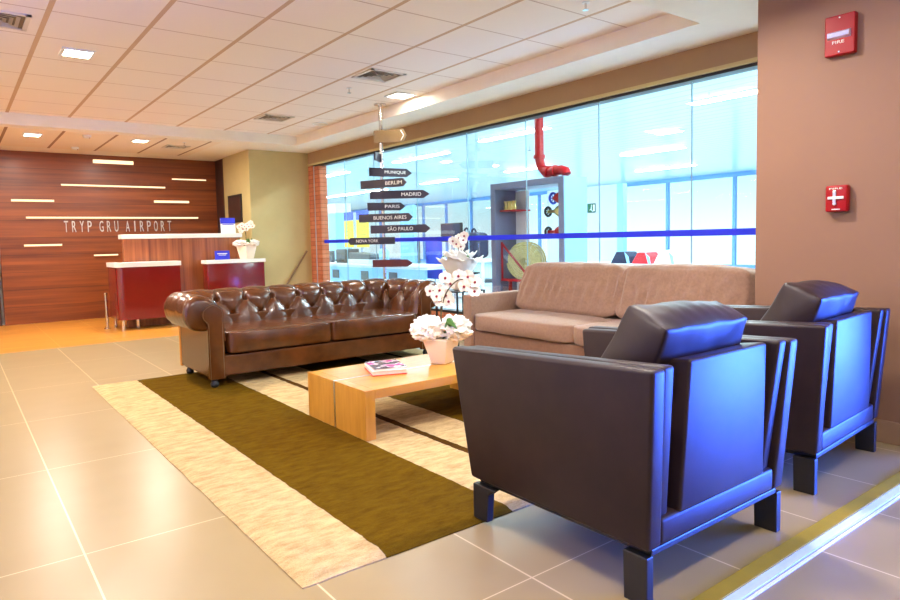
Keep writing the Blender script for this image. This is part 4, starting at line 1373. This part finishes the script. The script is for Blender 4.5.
obj('pole', box(0.011, 0.03, -0.015, 0.015, 0.03, 1.22), 'grey', bb_)
mo = thing('monitor', 'dark blue screened monitor on a stand above the inspection desk', 'monitor', (8.0, 10.40, 0.0))
obj('screen', box(-0.03, 0.03, -0.33, 0.33, 1.13, 1.50), 'black', mo, bevel=0.008)
obj('display', box(-0.034, -0.030, -0.30, 0.30, 1.16, 1.47), 'navy', mo)
obj('stand', box(0.0, 0.05, -0.03, 0.03, 0.02, 1.15), 'grey', mo)
obj('foot', box(-0.15, 0.2, -0.16, 0.16, 0.0, 0.02), 'grey', mo)
tb = thing('service_table', 'small white framed table with dark tray beside the cabinet', 'table', (8.0, 9.6, 0.0))
obj('tabletop', box(-0.3, 0.3, -0.50, 0.50, 0.74, 0.79), 'white', tb, bevel=0.004)
obj('tray', box(-0.28, 0.28, -0.46, 0.46, 0.36, 0.40), 'darkgrey', tb)
for x in (-0.27, 0.27):
    for y in (-0.46, 0.46):
        obj('leg', box(x - 0.02, x + 0.02, y - 0.02, y + 0.02, 0.0, 0.74), 'white', tb)
bg = thing('backpack', 'navy backpack with two looped straps on the service table', 'backpack', (8.0, 9.70, 0.815))
obj('body', puff(cb(-0.16, 0.16, -0.27, 0.27, 0.0, 0.47), 12, 0.35, 0.08), 'navy', bg, smooth=True)
for y, r in ((0.20, 0.075), (-0.02, 0.06)):
    obj('strap', tube([(-0.02, y + r * math.cos(a), 0.47 + r * 1.3 * math.sin(a)) for a in [2 * PI * i / 20 for i in range(20)]], 0.02, 8, closed=True), 'navy', bg, smooth=True)
obj('front_pocket', puff(cb(-0.20, -0.13, -0.18, 0.18, 0.05, 0.25), 8, 0.35, 0.08), 'navy', bg, smooth=True)
st_ = thing('bar_stool', 'thin black bar stool between the hall table and the cabinet', 'stool', (6.6, 8.1, 0.0))
obj('seat', cyl((0, 0, 0.62), (0, 0, 0.645), 0.15, 20), 'black', st_, smooth=True)
obj('column', cyl((0, 0, 0.01), (0, 0, 0.62), 0.025, 12), 'black', st_, smooth=True)
obj('base', cyl((0, 0, 0.0), (0, 0, 0.015), 0.17, 20), 'black', st_, smooth=True)

# hall linear lights, the two very far ones lengthened to brighten that end
hl = [(9.3, 3.6, 5.9, 0.20), (13.7, 8.9, 10.6, 0.20), (8.9, 8.6, 10.5, 0.16), (11.45, 7.5, 8.0, 0.16), (9.3, 12.2, 14.4, 0.18), (13.7, 13.2, 15.0, 0.18), (9.3, 17.0, 19.5, 0.18), (13.7, 17.5, 19.5, 0.18), (17.5, 11.0, 13.0, 0.18), (17.5, 16.0, 18.0, 0.18), (9.3, -1.5, 1.0, 0.2), (13.7, 3.5, 5.5, 0.2), (9.3, 22.0, 33.0, 0.22), (13.7, 22.0, 33.0, 0.22), (7.0, 13.4, 15.2, 0.16), (7.0, 17.0, 21.0, 0.2)]
names = ['nearest the right end of the glass', 'in the middle of the hall ceiling', 'above the hydrant cabinet', 'short one beyond the red pipe', 'behind the signpost arrows', 'in the second row behind the signpost', 'far along the first row', 'far along the second row', 'close to the outer windows', 'second along the outer windows', 'at the corridor mouth', 'right of the middle of the hall', 'very far along the first row', 'very far along the second row', 'over the inspection desk', 'over the security gate']
for (x, ya, yb_, w), nm in zip(hl, names):
    t = thing('linear_light', 'white linear ceiling light in the hall, ' + nm, 'ceiling light', (x, (ya + yb_) / 2, HC), 0, 'linear lights of the hall')
    hlf = (yb_ - ya) / 2
    obj('housing', box(-w / 2 - 0.03, w / 2 + 0.03, -hlf - 0.03, hlf + 0.03, -0.012, -0.001), 'white', t)
    obj('diffuser', box(-w / 2, w / 2, -hlf, hlf, -0.018, -0.012), 'hall_lamp', t)
def hall_spr(label, x, y):
    t = thing('sprinkler', label, 'sprinkler', (x, y, HC), 0, 'hall sprinklers')
    obj('pipe', cyl((0, 0, -0.10), (0, 0, -0.001), 0.012, 8), 'steel', t)
    obj('deflector', cyl((0, 0, -0.11), (0, 0, -0.10), 0.035, 12), 'darkgrey', t)
hall_spr('hall sprinkler at the upper right beside the nearest linear light', 8.78, 5.29)
hall_spr('hall sprinkler left of the red pipe under the slatted ceiling', 10.3, 10.5)
hall_spr('hall sprinkler behind the topmost signpost arrows', 8.6, 12.2)

# ------------------------------------------------------------------ light
def area(name, loc, target, size, size_y, energy, col, spread=180):
    d = bpy.data.lights.new(name, 'AREA')
    d.shape = 'RECTANGLE'
    d.size = size; d.size_y = size_y
    d.energy = energy
    d.color = col
    d.spread = math.radians(spread)
    o = bpy.data.objects.new(name, d)
    COL.objects.link(o)
    o.location = loc
    o.rotation_euler = (Vector(target) - Vector(loc)).to_track_quat('-Z', 'Y').to_euler()
    return o
WARM = (1.0, 0.91, 0.80)
# lounge lamps: four under fittings in view, then four added unseen as fill
area('downlight', (0.96, 6.40, ZC - 0.012), (0.96, 6.40, 0), 0.2, 0.2, 95, WARM)
area('downlight', (4.18, 6.33, ZC - 0.012), (4.18, 6.33, 0), 0.22, 0.22, 14, WARM)
area('downlight', (0.955, 10.28, ZS - 0.016), (0.955, 10.28, 0), 0.17, 0.17, 60, WARM)
area('downlight', (2.255, 10.18, ZS - 0.016), (2.255, 10.18, 0), 0.17, 0.17, 60, WARM)
area('downlight', (0.9, 2.2, ZS - 0.016), (0.9, 2.2, 0), 0.2, 0.2, 45, WARM)
area('downlight', (3.0, 2.3, ZS - 0.016), (2.6, 2.4, 0), 0.2, 0.2, 62, WARM)
area('downlight', (-1.0, 4.4, ZC - 0.012), (-1.0, 4.4, 0), 0.2, 0.2, 85, WARM)
area('downlight', (-1.0, 8.4, ZC - 0.012), (-1.0, 8.4, 0), 0.2, 0.2, 85, WARM)
# unseen blue lamp right of the entrance, added to tint the armchair backs
area('blue_fill_light', (6.3, -1.4, 0.62), (2.6, 1.3, 0.45), 2.8, 1.1, 460, (0.035, 0.12, 1.0), 74)
area('hall_fill_lamp', (6.4, 3.7, HC - 0.02), (6.4, 3.7, 0), 0.45, 2.2, 330, (0.8, 0.98, 1.0))  # unseen, added to brighten the fabric sofa through the glass
area('hall_fill_lamp', (6.4, 8.6, HC - 0.02), (6.4, 8.6, 0), 0.3, 2.0, 150, (0.8, 0.98, 1.0))  # second unseen lamp added as fill near the glass
# unseen corridor lamps
area('corridor_light', (1.6, 0.2, 2.98), (1.6, 0.2, 0), 2.4, 0.3, 75, WARM)  # added to warm and brighten the threshold floor
area('corridor_light', (1.0, -3.0, 2.95), (1.0, -3.0, 0), 4.0, 1.0, 50, (0.96, 0.97, 1.0))  # stands in for the corridor's cool daylight

w = bpy.data.worlds.new('sky')
SC.world = w
w.use_nodes = True
nt = w.node_tree
bgd = nt.nodes['Background']
tc = nt.nodes.new('ShaderNodeTexCoord')
sep = nt.nodes.new('ShaderNodeSeparateXYZ')
nt.links.new(tc.outputs['Generated'], sep.inputs[0])
rp_ = nt.nodes.new('ShaderNodeValToRGB')
e = rp_.color_ramp.elements
e[0].position = 0.0; e[0].color = (0.80, 0.98, 1.0, 1)
e[1].position = 0.10; e[1].color = (0.42, 0.93, 1.0, 1)
nt.links.new(sep.outputs[2], rp_.inputs['Fac'])
nt.links.new(rp_.outputs['Color'], bgd.inputs['Color'])
bgd.inputs['Strength'].default_value = 1.5

vs = SC.view_settings
vs.view_transform = 'Standard'
vs.look = 'None'
vs.exposure = 0.0
vs.gamma = 1.0
vs.use_curve_mapping = False
SC.cycles.max_bounces = 8
SC.cycles.diffuse_bounces = 4
SC.cycles.transparent_max_bounces = 12
